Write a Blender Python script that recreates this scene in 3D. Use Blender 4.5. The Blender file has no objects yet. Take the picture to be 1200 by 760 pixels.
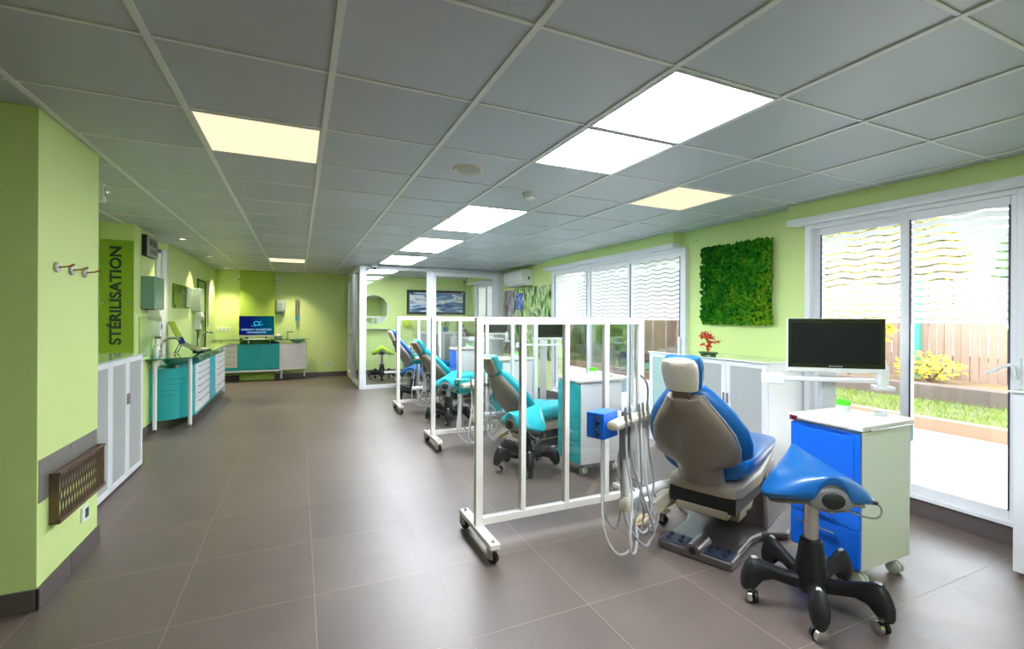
import bpy, bmesh, math, random
from mathutils import Vector, Matrix
random.seed(7)
SC = bpy.context.scene
COL = SC.collection
PI = math.pi

# ------------------------------------------------------------------ camera
CAMH, CEIL = 1.374, 2.339
TH, ROLL, FPX = 0.418, 0.005, 542.5
cd = bpy.data.cameras.new('camera'); cam = bpy.data.objects.new('camera', cd); COL.objects.link(cam)
cd.sensor_fit = 'HORIZONTAL'; cd.sensor_width = 36.0
cd.lens = FPX / 1200 * 36.0
cd.shift_x = (600 - 591.0) / 1200
cd.shift_y = -(380 - 371.2) / 1200
cd.clip_start = 0.05; cd.clip_end = 200
fw = Vector((math.sin(TH), math.cos(TH), 0)); rt = Vector((math.cos(TH), -math.sin(TH), 0)); up = Vector((0, 0, 1))
r2 = rt*math.cos(ROLL) + up*math.sin(ROLL); u2 = -rt*math.sin(ROLL) + up*math.cos(ROLL)
cam.matrix_world = Matrix(((r2.x, u2.x, -fw.x, 0), (r2.y, u2.y, -fw.y, 0), (r2.z, u2.z, -fw.z, CAMH), (0, 0, 0, 1)))
SC.camera = cam
SC.view_settings.view_transform = 'Standard'; SC.view_settings.look = 'None'
SC.view_settings.exposure = 1.68; SC.view_settings.gamma = 1.0; SC.view_settings.use_curve_mapping = False
SC.cycles.use_denoising = True
SC.cycles.max_bounces = 10; SC.cycles.diffuse_bounces = 5; SC.cycles.transparent_max_bounces = 24
SC.cycles.glossy_bounces = 4; SC.cycles.transmission_bounces = 8
SC.cycles.sample_clamp_indirect = 6.0
SC.cycles.caustics_reflective = False; SC.cycles.caustics_refractive = False

# ------------------------------------------------------------------ world: bright overcast sky
W = bpy.data.worlds.new('world'); SC.world = W; W.use_nodes = True
wn = W.node_tree; wn.nodes.clear()
wo = wn.nodes.new('ShaderNodeOutputWorld'); bg = wn.nodes.new('ShaderNodeBackground')
tc = wn.nodes.new('ShaderNodeTexCoord'); sp = wn.nodes.new('ShaderNodeSeparateXYZ'); rp = wn.nodes.new('ShaderNodeValToRGB')
rp.color_ramp.elements[0].position = 0.0; rp.color_ramp.elements[0].color = (0.92, 0.95, 1.0, 1)
rp.color_ramp.elements[1].position = 0.8; rp.color_ramp.elements[1].color = (0.80, 0.88, 1.0, 1)
wn.links.new(tc.outputs['Generated'], sp.inputs[0]); wn.links.new(sp.outputs['Z'], rp.inputs[0])
wn.links.new(rp.outputs[0], bg.inputs[0]); wn.links.new(bg.outputs[0], wo.inputs[0])
bg.inputs[1].default_value = 3.5
COOL, WARM, SPOTW = 13.0, 0.42, 24.0     # light panel strengths, downlight watts

# ------------------------------------------------------------------ material helpers
def srgb(r, g, b):
    f = lambda c: (c/255/12.92) if c/255 <= 0.04045 else ((c/255+0.055)/1.055)**2.4
    return (f(r), f(g), f(b), 1)
MATS = {}
def mat(name, col, rough=0.5, metal=0.0, var=0.03, scale=18.0, coat=0.0, bump=0.0, emit=None, estr=0.0, spec=None):
    if name in MATS: return MATS[name]
    m = bpy.data.materials.new(name); m.use_nodes = True; n = m.node_tree; b = n.nodes['Principled BSDF']
    b.inputs['Roughness'].default_value = rough; b.inputs['Metallic'].default_value = metal
    if coat: b.inputs['Coat Weight'].default_value = coat; b.inputs['Coat Roughness'].default_value = 0.08
    if spec is not None: b.inputs['Specular IOR Level'].default_value = spec
    tx = n.nodes.new('ShaderNodeTexCoord'); nz = n.nodes.new('ShaderNodeTexNoise'); nz.inputs['Scale'].default_value = scale
    n.links.new(tx.outputs['Object'], nz.inputs['Vector'])
    mx = n.nodes.new('ShaderNodeMix'); mx.data_type = 'RGBA'
    c = Vector(col[:3])
    mx.inputs['A'].default_value = (*(c*(1-var)), 1); mx.inputs['B'].default_value = (*[min(1, q) for q in (c*(1+var))], 1)
    n.links.new(nz.outputs['Fac'], mx.inputs['Factor']); n.links.new(mx.outputs['Result'], b.inputs['Base Color'])
    if bump:
        bp = n.nodes.new('ShaderNodeBump'); bp.inputs['Strength'].default_value = bump; bp.inputs['Distance'].default_value = 0.002
        nb = n.nodes.new('ShaderNodeTexNoise'); nb.inputs['Scale'].default_value = scale*12
        n.links.new(tx.outputs['Object'], nb.inputs['Vector']); n.links.new(nb.outputs['Fac'], bp.inputs['Height'])
        n.links.new(bp.outputs['Normal'], b.inputs['Normal'])
    if emit: b.inputs['Emission Color'].default_value = emit; b.inputs['Emission Strength'].default_value = estr
    MATS[name] = m; return m
def emis(name, col, s):
    if name in MATS: return MATS[name]
    m = bpy.data.materials.new(name); m.use_nodes = True; n = m.node_tree; n.nodes.clear()
    o = n.nodes.new('ShaderNodeOutputMaterial'); e = n.nodes.new('ShaderNodeEmission')
    e.inputs[0].default_value = col; e.inputs[1].default_value = s; n.links.new(e.outputs[0], o.inputs[0])
    MATS[name] = m; return m
def glassm(name, tint, refl=0.5, rough=0.02):
    if name in MATS: return MATS[name]
    m = bpy.data.materials.new(name); m.use_nodes = True; n = m.node_tree; n.nodes.clear()
    o = n.nodes.new('ShaderNodeOutputMaterial'); t = n.nodes.new('ShaderNodeBsdfTransparent'); g = n.nodes.new('ShaderNodeBsdfGlossy')
    t.inputs[0].default_value = tint; g.inputs['Roughness'].default_value = rough
    fr = n.nodes.new('ShaderNodeFresnel'); fr.inputs[0].default_value = 1.45
    mu = n.nodes.new('ShaderNodeMath'); mu.operation = 'MULTIPLY'; mu.inputs[1].default_value = refl
    mi = n.nodes.new('ShaderNodeMixShader')
    n.links.new(fr.outputs[0], mu.inputs[0]); n.links.new(mu.outputs[0], mi.inputs[0])
    n.links.new(t.outputs[0], mi.inputs[1]); n.links.new(g.outputs[0], mi.inputs[2]); n.links.new(mi.outputs[0], o.inputs[0])
    MATS[name] = m; return m

PAINT = mat('green_wall_paint', srgb(210, 230, 150), 0.62, var=0.02, scale=3)
PAINTD = mat('deep_green_wall_paint', srgb(172, 200, 84), 0.6, var=0.02, scale=3)
WHITE = mat('white_lacquer', srgb(236, 236, 236), 0.35, var=0.01)
ALU = mat('white_aluminium', srgb(232, 233, 238), 0.32, var=0.01)
POST = mat('cream_painted_steel', srgb(238, 234, 228), 0.35, var=0.015)
CHROME = mat('chrome', srgb(215, 215, 215), 0.16, 1.0, var=0.01)
STEEL = mat('brushed_steel', srgb(175, 172, 168), 0.32, 1.0, var=0.06, scale=60)
BLACK = mat('black_plastic', srgb(22, 24, 28), 0.45, var=0.08)
BLACKG = mat('glossy_black', srgb(10, 11, 14), 0.12, var=0.02)
RUBBER = mat('dark_rubber', srgb(30, 30, 32), 0.7)
GREYP = mat('grey_plastic', srgb(120, 118, 116), 0.38, var=0.02)
BEIGE = mat('taupe_shell_plastic', srgb(124, 112, 98), 0.33, var=0.02, coat=0.2)
CREAM = mat('cream_plastic', srgb(214, 206, 190), 0.38, var=0.02)
BLUEV = mat('blue_vinyl', srgb(14, 92, 160), 0.34, var=0.05, scale=30, coat=0.25, bump=0.08)
TEALV = mat('turquoise_vinyl', srgb(30, 178, 190), 0.36, var=0.05, scale=30, coat=0.25, bump=0.08)
BLUEP = mat('blue_lacquer', srgb(22, 108, 226), 0.3, var=0.02, coat=0.2)
TEALP = mat('turquoise_lacquer', srgb(36, 168, 168), 0.3, var=0.02, coat=0.2)
CREAMP = mat('cream_lacquer', srgb(222, 226, 206), 0.3, var=0.01, coat=0.3)
HOSE = mat('grey_hose_rubber', srgb(150, 152, 158), 0.45, var=0.04)
HOSEL = mat('pale_hose_rubber', srgb(205, 205, 205), 0.45, var=0.04)
BASEM = mat('bronze_grey_metallic_shell', srgb(98, 90, 90), 0.3, 0.35, var=0.03, coat=0.3)
PEDAL = mat('navy_pedal_pad', srgb(40, 48, 72), 0.5, var=0.05)
LIME = mat('lime_vinyl', srgb(176, 214, 40), 0.4, var=0.04)
CLEAR = glassm('clear_glass', (0.97, 0.985, 0.98, 1), 0.8)
CLEARP = glassm('clear_partition_panel', (0.965, 0.975, 0.975, 1), 0.9)
GREENG = glassm('green_glass', (0.10, 0.42, 0.30, 1), 1.0)
EDGEG = mat('green_glass_edge', srgb(20, 96, 72), 0.15, var=0.02)
GTOP = mat('glass_cabinet_top', srgb(205, 226, 214), 0.08, var=0.01, coat=0.8)
FROST = mat('frosted_door_glass', srgb(176, 180, 178), 0.42, var=0.02, coat=0.25)
FROSTG = mat('frosted_green_door_glass', srgb(168, 196, 188), 0.3, var=0.02, coat=0.5)
BB = mat('brown_grey_skirting_tile', srgb(92, 82, 80), 0.4, var=0.06)

# ------------------------------------------------------------------ mesh builder
class MB:
    def __init__(s): s.v = []; s.f = []; s.m = []; s.cur = 0
    def add(s, vs, fs):
        o = len(s.v); s.v += [tuple(v) for v in vs]
        for f in fs: s.f.append(tuple(i+o for i in f)); s.m.append(s.cur)
        return s
    def box(s, x0, x1, y0, y1, z0, z1, M=None):
        x0, x1 = min(x0, x1), max(x0, x1); y0, y1 = min(y0, y1), max(y0, y1); z0, z1 = min(z0, z1), max(z0, z1)
        vs = [Vector(p) for p in ((x0,y0,z0),(x1,y0,z0),(x1,y1,z0),(x0,y1,z0),(x0,y0,z1),(x1,y0,z1),(x1,y1,z1),(x0,y1,z1))]
        if M is not None: vs = [M @ v for v in vs]
        return s.add(vs, [(0,3,2,1),(4,5,6,7),(0,1,5,4),(1,2,6,5),(2,3,7,6),(3,0,4,7)])
    def rings(s, rings, cap0=True, cap1=True, closed=False):
        n = len(rings[0]); o = []
        vs = [p for r in rings for p in r]; fs = []
        R = len(rings)
        for k in range(R if closed else R-1):
            a = k*n; b = ((k+1) % R)*n
            for i in range(n):
                j = (i+1) % n; fs.append((a+i, a+j, b+j, b+i))
        if not closed:
            if cap0: fs.append(tuple(reversed(range(n))))
            if cap1: fs.append(tuple((R-1)*n+i for i in range(n)))
        return s.add(vs, fs)
    def tube(s, pts, r, n=8, closed=False, rs=None):
        pts = [Vector(p) for p in pts]; rings = []; prev = None
        N = len(pts)
        for i, p in enumerate(pts):
            if closed: t = pts[(i+1) % N] - pts[i-1]
            else: t = pts[min(i+1, N-1)] - pts[max(i-1, 0)]
            t.normalize()
            if prev is None:
                a = Vector((0,0,1)) if abs(t.z) < 0.9 else Vector((1,0,0)); x = t.cross(a).normalized()
            else:
                x = prev - t*prev.dot(t)
                if x.length < 1e-6: x = t.orthogonal()
                x.normalize()
            prev = x; y = t.cross(x); q = rs[i] if rs else r
            rings.append([p + (x*math.cos(2*PI*k/n) + y*math.sin(2*PI*k/n))*q for k in range(n)])
        return s.rings(rings, closed=closed)
    def cyl(s, p0, p1, r0, r1=None, n=16): return s.tube([p0, p1], r0, n, rs=[r0, r0 if r1 is None else r1])
    def lathe(s, prof, c=(0,0,0), n=20, axis='Z'):
        c = Vector(c); rings = []
        for r, z in prof:
            r = max(r, 1e-4); ring = []
            for k in range(n):
                a = 2*PI*k/n; x, y = r*math.cos(a), r*math.sin(a)
                q = {'Z': (x, y, z), 'X': (z, x, y), 'Y': (y, z, x)}[axis]
                ring.append(c + Vector(q))
            rings.append(ring)
        if tuple(prof[0]) == tuple(prof[-1]): return s.rings(rings[:-1], closed=True)
        return s.rings(rings)
    def prism(s, poly, z0, z1, M=None, inset=0):
        n = len(poly); a = [Vector((x, y, z0)) for x, y in poly]; b = [Vector((x, y, z1)) for x, y in poly]
        if M is not None: a = [M @ v for v in a]; b = [M @ v for v in b]
        return s.rings([a, b])
    def ball(s, c, rx, ry=None, rz=None, n=12, m=8):
        ry = ry or rx; rz = rz or rx; c = Vector(c)
        return s.rings([[c + Vector((rx*math.sin(t)*math.cos(2*PI*k/n), ry*math.sin(t)*math.sin(2*PI*k/n), -rz*math.cos(t))) for k in range(n)]
                        for t in [max(0.02, min(PI-0.02, PI*i/m)) for i in range(m+1)]])
    def build(s, name, mats, parent=None, smooth=False, bevel=0.0, seg=2, sub=0, loc=None, kind=None, label=None):
        me = bpy.data.meshes.new(name); me.from_pydata(s.v, [], s.f); me.validate()
        if not isinstance(mats, (list, tuple)): mats = [mats]
        for m in mats: me.materials.append(m)
        if len(mats) > 1:
            for p, i in zip(me.polygons, s.m): p.material_index = i
        bm = bmesh.new(); bm.from_mesh(me); bmesh.ops.recalc_face_normals(bm, faces=bm.faces); bm.to_mesh(me); bm.free()
        if smooth:
            me.polygons.foreach_set('use_smooth', [True]*len(me.polygons))
            me.set_sharp_from_angle(angle=math.radians(38))
        o = bpy.data.objects.new(name, me); COL.objects.link(o)
        if parent: o.parent = parent
        if loc: o.location = loc
        if bevel:
            b = o.modifiers.new('bevel', 'BEVEL'); b.width = bevel; b.segments = seg; b.limit_method = 'ANGLE'; b.angle_limit = math.radians(40)
        if sub:
            q = o.modifiers.new('sub', 'SUBSURF'); q.levels = sub; q.render_levels = sub
        if kind: o['kind'] = kind
        if label: o['label'] = label
        return o
def thing(name, label, cat, loc=(0,0,0), rz=0.0, group=None):
    o = bpy.data.objects.new(name, None); COL.objects.link(o); o.location = loc; o.rotation_euler = (0, 0, rz)
    o.empty_display_size = 0.1
    o['label'] = label; o['category'] = cat
    if group: o['group'] = group
    return o
def tag(o, label, cat, group=None):
    o['label'] = label; o['category'] = cat
    if group: o['group'] = group
    return o
def dup(root, loc, rz, label, group=None):
    def cp(o, par):
        c = o.copy(); COL.objects.link(c); c.parent = par
        for ch in o.children: cp(ch, c)
        return c
    r = cp(root, None); r.location = loc; r.rotation_euler = (0, 0, rz); r['label'] = label
    if group: r['group'] = group
    return r
def struct(o):
    o['kind'] = 'structure'; return o
def smoothpts(pts, n=6):
    P = [Vector(p) for p in pts]; out = []
    for i in range(len(P)-1):
        p0 = P[max(i-1, 0)]; p1 = P[i]; p2 = P[i+1]; p3 = P[min(i+2, len(P)-1)]
        for k in range(n):
            t = k/n
            out.append(0.5*((2*p1) + (p2-p0)*t + (2*p0-5*p1+4*p2-p3)*t*t + (3*p1-p0-3*p2+p3)*t*t*t))
    out.append(P[-1]); return out
def sup(w, t, n=24, e=0.7, wrap=0.0):
    out = []
    for k in range(n):
        a = 2*PI*k/n; c, s_ = math.cos(a), math.sin(a)
        y = w*math.copysign(abs(c)**e, c); q = t*math.copysign(abs(s_)**e, s_)
        out.append((y, q + wrap*(y/max(w, 1e-4))**2))
    return out

# ------------------------------------------------------------------ ROOM SHELL
GX0, GY0 = 0.117, 1.356        # ceiling grid origin
FX0, FY0 = 0.077, 2.460        # floor joint origin
XL, XR, YB, YN = -4.0, 3.99, 11.35, -2.6
def tilemat(name, x0, y0, size, joint, body, jcol, rough, coldvar, jrough=0.7, sheen=0.0, cloud=0.1):
    m = bpy.data.materials.new(name); m.use_nodes = True; n = m.node_tree; b = n.nodes['Principled BSDF']; L = n.links.new
    N = lambda t, **k: n.nodes.new(t)
    tx = N('ShaderNodeTexCoord'); sx = N('ShaderNodeSeparateXYZ'); L(tx.outputs['Object'], sx.inputs[0])
    def M(op, a, b_=None):
        q = N('ShaderNodeMath'); q.operation = op
        for i, v in enumerate((a, b_)):
            if v is None: continue
            if isinstance(v, (int, float)): q.inputs[i].default_value = v
            else: L(v, q.inputs[i])
        return q.outputs[0]
    cells = []; masks = []
    for ax, o in (('X', x0), ('Y', y0)):
        t = M('DIVIDE', M('SUBTRACT', sx.outputs[ax], o), size)
        cells.append(M('FLOOR', t)); fr = M('FRACT', t)
        d = M('MINIMUM', fr, M('SUBTRACT', 1.0, fr)); masks.append(M('LESS_THAN', d, joint/size/2))
    jm = M('MAXIMUM', masks[0], masks[1])
    cb = N('ShaderNodeCombineXYZ'); L(cells[0], cb.inputs[0]); L(cells[1], cb.inputs[1])
    wn_ = N('ShaderNodeTexWhiteNoise'); wn_.noise_dimensions = '2D'; L(cb.outputs[0], wn_.inputs['Vector'])
    nz = N('ShaderNodeTexNoise'); nz.inputs['Scale'].default_value = 2.3; nz.inputs['Detail'].default_value = 6; nz.inputs['Roughness'].default_value = 0.65
    va = N('ShaderNodeVectorMath'); va.operation = 'ADD'; L(tx.outputs['Object'], va.inputs[0])
    vs = N('ShaderNodeVectorMath'); vs.operation = 'SCALE'; vs.inputs['Scale'].default_value = 3.0; L(wn_.outputs['Color'], vs.inputs[0]); L(vs.outputs[0], va.inputs[1])
    L(va.outputs[0], nz.inputs['Vector'])
    val = M('ADD', M('MULTIPLY', M('SUBTRACT', wn_.outputs['Value'], 0.5), coldvar), M('MULTIPLY', M('SUBTRACT', nz.outputs['Fac'], 0.5), cloud))
    hs = N('ShaderNodeHueSaturation'); hs.inputs['Color'].default_value = body; L(M('ADD', val, 1.0), hs.inputs['Value'])
    mx = N('ShaderNodeMix'); mx.data_type = 'RGBA'; L(jm, mx.inputs['Factor']); L(hs.outputs[0], mx.inputs['A']); mx.inputs['B'].default_value = jcol
    L(mx.outputs['Result'], b.inputs['Base Color'])
    rr = M('ADD', M('MULTIPLY', nz.outputs['Fac'], 0.16), rough-0.08); L(M('ADD', rr, M('MULTIPLY', jm, jrough-rough)), b.inputs['Roughness'])
    bp = N('ShaderNodeBump'); bp.inputs['Strength'].default_value = 0.25; bp.inputs['Distance'].default_value = 0.002
    L(M('MULTIPLY', jm, -1.0), bp.inputs['Height']); L(bp.outputs[0], b.inputs['Normal'])
    return m
FLOORM = tilemat('brown_grey_floor_tiles', FX0, FY0, 0.6, 0.0034, srgb(106, 92, 84), srgb(158, 142, 124), 0.42, 0.12, cloud=0.8)
FLOORM.node_tree.nodes['Principled BSDF'].inputs['Specular IOR Level'].default_value = 0.8
CEILM = tilemat('grey_ceiling_tiles', GX0, GY0, 0.6, 0.003, srgb(184, 188, 196), srgb(120, 125, 130), 0.42, 0.13, cloud=0.08)

struct(MB().box(XL-.1, XR+.1, YN-.1, YB+.1, -0.1, 0).build('floor', FLOORM))
ceil = struct(MB().box(XL-.1, XR+.1, YN-.1, YB+.1, CEIL, CEIL+.1).build('ceiling', CEILM))
TBAR = mat('ceiling_grid_white', srgb(226, 226, 224), 0.5, var=0.01)
g = MB()
k = -7
while GX0+.6*k < XR:
    x = GX0+.6*k
    if x > XL: g.box(x-.0125, x+.0125, YN, YB, CEIL-.007, CEIL)
    k += 1
for j in range(-7, 18):
    y = GY0+.6*j
    if YN < y < YB: g.box(XL, XR, y-.007, y+.007, CEIL-.005, CEIL)
g.build('ceiling_grid', TBAR, ceil, kind='structure')

# left foreground pier with the alcove behind it
struct(MB().box(-4.0, -1.11, 2.85, 3.56, 0, CEIL).build('wall_left_pier', PAINT))
struct(MB().box(-2.08, -1.95, 3.56, 6.10, 0, CEIL).build('wall_alcove', PAINT))
struct(MB().box(-2.08, -1.60, 6.10, 6.85, 0, CEIL).build('wall_left_pillar', PAINT))
wl = MB(); wl.box(-2.2, -1.60, 7.50, 9.45, 0, CEIL); wl.box(-2.2, -1.60, 10.2, YB, 0, CEIL); wl.box(-2.2, -1.60, 9.45, 10.2, 1.98, CEIL)
wl.box(-2.3, -2.2, 6.85, YB, 0, CEIL)
struct(wl.build('wall_left', PAINT))
struct(MB().box(XL-.1, XL, YN, 2.9, 0, CEIL).build('wall_far_left', PAINT))
struct(MB().box(XL-.1, XR+.1, YN-.1, YN, 0, CEIL).build('wall_behind', PAINT))
wb = MB(); wb.box(-2.3, XR+.1, YB, YB+.12, 0, CEIL)
struct(wb.build('wall_back', PAINT))
struct(MB().box(-1.14, -.475, YB-.12, YB, 0, CEIL).build('wall_back_column', PAINTD))
# right wall with openings: window 2 (near) Y 1.29..2.56, window 1 Y 3.90..6.88, window 3 Y 9.2..10.65
wr = MB()
WZ = 2.16
for y0, y1 in ((YN, 1.25), (2.57, 3.90), (6.90, 9.22), (10.70, YB)): wr.box(XR, XR+.22, y0, y1, 0, CEIL)
for y0, y1 in ((1.25, 2.57), (3.90, 6.90), (9.22, 10.70)):
    wr.box(XR, XR+.22, y0, y1, WZ, CEIL); wr.box(XR, XR+.22, y0, y1, -.1, .12)
struct(wr.build('wall_right', PAINT))
# green lintel boxes with white underside above the windows
for i, (y0, y1) in enumerate(((YN, 2.66), (4.0, 7.02), (9.1, 11.0))):
    b = struct(MB().box(3.86, XR, y0, y1, 2.215, CEIL).build('trim_%d' % (i+1), PAINT))
    MB().box(3.84, XR, y0-.005, y1+.005, 2.165, 2.215).build('pelmet_board', ALU, b, bevel=.004)
# skirting
def skirt(name, *boxes):
    m = MB()
    for q in boxes: m.box(*q)
    struct(m.build(name, BB, bevel=.003))
skirt('baseboard_pier_front', (-4.0, -1.098, 2.838, 2.85, 0, .1))
skirt('baseboard_pier_side', (-1.11, -1.098, 2.838, 3.18, 0, .1), (-1.11, -1.098, 3.184, 3.572, 0, .1))
skirt('baseboard_left', (-1.6, -1.588, 6.09, 6.86, 0, .1), (-1.6, -1.588, 7.49, 9.45, 0, .1), (-1.6, -1.588, 10.2, YB, 0, .1), (-1.95, -1.588, 6.088, 6.10, 0, .1))
skirt('baseboard_back', (-1.6, XR, YB-.012, YB, 0, .1))
skirt('baseboard_right', (XR-.012, XR, 2.57, 3.9, 0, .1), (XR-.012, XR, 6.9, YB, 0, .1), (XR-.03, XR, YN, 2.57, 0, .12), (XR-.03, XR, 3.9, 6.9, 0, .12))

# ------------------------------------------------------------------ windows
def filmmat():
    m = bpy.data.materials.new('white_film_with_wavy_gaps'); m.use_nodes = True; n = m.node_tree; n.nodes.clear(); L = n.links.new
    def M(op, a, b_=None):
        q = n.nodes.new('ShaderNodeMath'); q.operation = op
        for i, v in enumerate((a, b_)):
            if v is None: continue
            if isinstance(v, (int, float)): q.inputs[i].default_value = v
            else: L(v, q.inputs[i])
        return q.outputs[0]
    tx = n.nodes.new('ShaderNodeTexCoord'); sx = n.nodes.new('ShaderNodeSeparateXYZ'); L(tx.outputs['Object'], sx.inputs[0])
    wav = M('ADD', M('MULTIPLY', M('SINE', M('MULTIPLY', sx.outputs['Y'], 2*PI/0.215)), 0.008), M('MULTIPLY', M('SINE', M('MULTIPLY', sx.outputs['Y'], 2*PI/0.5)), 0.003))
    t = M('FRACT', M('DIVIDE', M('ADD', M('SUBTRACT', sx.outputs['Z'], 1.375), wav), 0.052))
    line = M('LESS_THAN', t, 0.19)
    o = n.nodes.new('ShaderNodeOutputMaterial'); tr = n.nodes.new('ShaderNodeBsdfTransparent'); tl = n.nodes.new('ShaderNodeBsdfTranslucent'); df = n.nodes.new('ShaderNodeBsdfDiffuse')
    tl.inputs[0].default_value = (.80, .82, .83, 1); df.inputs[0].default_value = (.85, .86, .87, 1)
    a = n.nodes.new('ShaderNodeMixShader'); a.inputs[0].default_value = 0.35; L(tl.outputs[0], a.inputs[1]); L(df.outputs[0], a.inputs[2])
    t2 = n.nodes.new('ShaderNodeBsdfTransparent'); bsh = n.nodes.new('ShaderNodeMixShader'); bsh.inputs[0].default_value = 0.05
    L(a.outputs[0], bsh.inputs[1]); L(t2.outputs[0], bsh.inputs[2])
    c = n.nodes.new('ShaderNodeMixShader'); L(line, c.inputs[0]); L(bsh.outputs[0], c.inputs[1]); L(tr.outputs[0], c.inputs[2]); L(c.outputs[0], o.inputs[0])
    return m
FILM = filmmat()
SEAL = mat('grey_window_seal', srgb(70, 72, 84), 0.6)
def window(name, y0, y1, sashes, zt=2.13, handle=None):
    """sashes: list of (y0,y1,depth offset)"""
    root = bpy.data.objects.new(name, None); COL.objects.link(root); struct(root); root.location = (XR-.03, 0, 0)
    f = MB(); f.box(-.02, .10, y0, y0+.045, .12, zt+.035); f.box(-.02, .10, y1-.045, y1, .12, zt+.035)
    f.box(-.02, .10, y0+.045, y1-.045, zt, zt+.035); f.box(-.02, .10, y0+.045, y1-.045, .12, .15)
    f.build('window_frame', ALU, root, bevel=.004)
    for a, b, dx in sashes:
        s = MB(); w = .055
        s.box(dx, dx+.035, a, a+w, .15, zt); s.box(dx, dx+.035, b-w, b, .15, zt)
        s.box(dx, dx+.035, a+w, b-w, .15, .15+w+.01); s.box(dx, dx+.035, a+w, b-w, zt-w, zt)
        so = s.build('window_sash', ALU, root, bevel=.004)
        q = MB()
        for (c0, c1) in ((a+w, a+w+.008), (b-w-.008, b-w)): q.box(dx-.002, dx+.01, c0, c1, .21, zt-w)
        q.build('gasket', SEAL, so)
        MB().box(dx+.014, dx+.02, a+w, b-w, .21, zt-w).build('window_pane', CLEAR, so)
        MB().box(dx+.0105, dx+.0125, a+w, b-w, 1.345, zt-w).build('privacy_film', FILM, so)
    return root
w2 = window('window_2', 1.25, 2.57, [(1.27, 1.89, -.004), (1.84, 2.53, .04)])
hd = MB(); hd.tube(smoothpts([(-.02, 1.285, 1.02), (-.05, 1.285, 1.04), (-.06, 1.30, 1.10), (-.062, 1.36, 1.07), (-.062, 1.41, 1.04)]), .010, 8); hd.box(-.03, -.018, 1.27, 1.30, .98, 1.14)
hd.build('window_handle', ALU, w2, smooth=True)
w1 = window('window_1', 3.90, 6.90, [(3.94, 4.92, -.004), (4.87, 5.88, .04), (5.80, 6.86, -.004)])
hd = MB(); hd.box(-.045, -.004, 3.96, 3.985, 1.0, 1.16); hd.build('window_handle', ALU, w1, bevel=.004)
w3 = window('window_3', 9.22, 10.70, [(9.26, 9.98, -.004), (9.92, 10.66, .04)])

# ------------------------------------------------------------------ glass room partition (Y = 9.05, X 1.06..3.99)
GR = bpy.data.objects.new('wall_glass_room', None); COL.objects.link(GR); struct(GR)
f = MB()
f.box(1.04, 1.16, 9.00, 9.12, 0, CEIL-.007); f.box(1.16, 3.95, 9.02, 9.10, 2.27, CEIL-.007); f.box(1.16, 2.33, 9.02, 9.10, 0, .07)
f.box(3.86, 3.97, 9.00, 9.12, 0, CEIL-.007); f.box(2.33, 2.43, 8.99, 9.10, 0, 2.27)
f.build('glazing_frame', ALU, GR, bevel=.004)
f = MB(); f.box(2.43, 2.50, 8.97, 9.02, .03, 2.26); f.box(3.72, 3.86, 8.97, 9.02, .03, 2.26); f.box(2.50, 3.72, 8.97, 9.02, 2.18, 2.26); f.box(2.50, 3.72, 8.97, 9.02, .03, .12)
sl = f.build('sliding_door_frame', ALU, GR, bevel=.004)
MB().box(2.50, 3.72, 8.992, 8.998, .12, 2.18).build('sliding_door_pane', CLEAR, sl)
MB().box(1.16, 2.33, 9.057, 9.063, .07, 2.27).build('fixed_pane', CLEAR, GR)
f = MB(); f.box(1.04, 1.12, 9.12, 11.34, 2.27, CEIL-.007); f.box(1.04, 1.12, 10.25, 10.33, 0, 2.27); f.box(1.04, 1.12, 11.27, 11.34, 0, 2.27); f.box(1.04, 1.12, 9.12, 10.25, 0, .07)
f.box(1.04, 1.12, 9.12, 9.17, .07, 2.27)
f.build('side_glazing_frame', ALU, GR, bevel=.004)
MB().box(1.077, 1.083, 9.17, 10.25, .07, 2.27).build('side_pane', CLEAR, GR)
dr = bpy.data.objects.new('door_2', None); COL.objects.link(dr); struct(dr)
f = MB(); f.box(1.03, 1.08, 10.34, 10.43, .02, 2.26); f.box(1.03, 1.08, 11.17, 11.26, .02, 2.26); f.box(1.03, 1.08, 10.43, 11.17, 2.16, 2.26); f.box(1.03, 1.08, 10.43, 11.17, .02, .14)
f.build('door_frame', ALU, dr, bevel=.004)
MB().box(1.052, 1.058, 10.43, 11.17, .14, 2.16).build('door_pane', CLEAR, dr)
f = MB(); f.tube([(1.03, 10.39, 1.05), (.985, 10.39, 1.05), (.98, 10.50, 1.05)], .011, 8); f.box(1.018, 1.03, 10.37, 10.41, .97, 1.13); f.build('door_handle', ALU, dr, smooth=True)

# white glazed door in the left recess, dark doorway further on
d1 = bpy.data.objects.new('door_1', None); COL.objects.link(d1); struct(d1)
f = MB()
for x0, x1 in ((-1.70, -1.655), (-1.98, -1.93), (-1.83, -1.80)): f.box(x0, x1, 7.38, 7.44, 0, 2.24)
f.box(-1.98, -1.655, 7.38, 7.44, 2.19, 2.24); f.box(-1.655, -1.60, 7.40, 7.50, 0, 2.24); f.box(-1.98, -1.655, 7.38, 7.44, 0, .08)
f.build('door_frame', ALU, d1, bevel=.004)
MB().box(-1.93, -1.70, 7.405, 7.415, .08, 2.19).build('door_pane', FROST, d1)
d3 = bpy.data.objects.new('door_3', None); COL.objects.link(d3); struct(d3)
DK = mat('dark_doorway_glass', srgb(84, 92, 66), 0.25, var=0.05, coat=.3)
MB().box(-1.66, -1.64, 9.45, 9.82, 0, 1.98).build('door_leaf', DK, d3)
MB().box(-1.65, -1.625, 9.82, 10.2, 0, 1.98).build('door_leaf', PAINTD, d3)
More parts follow.
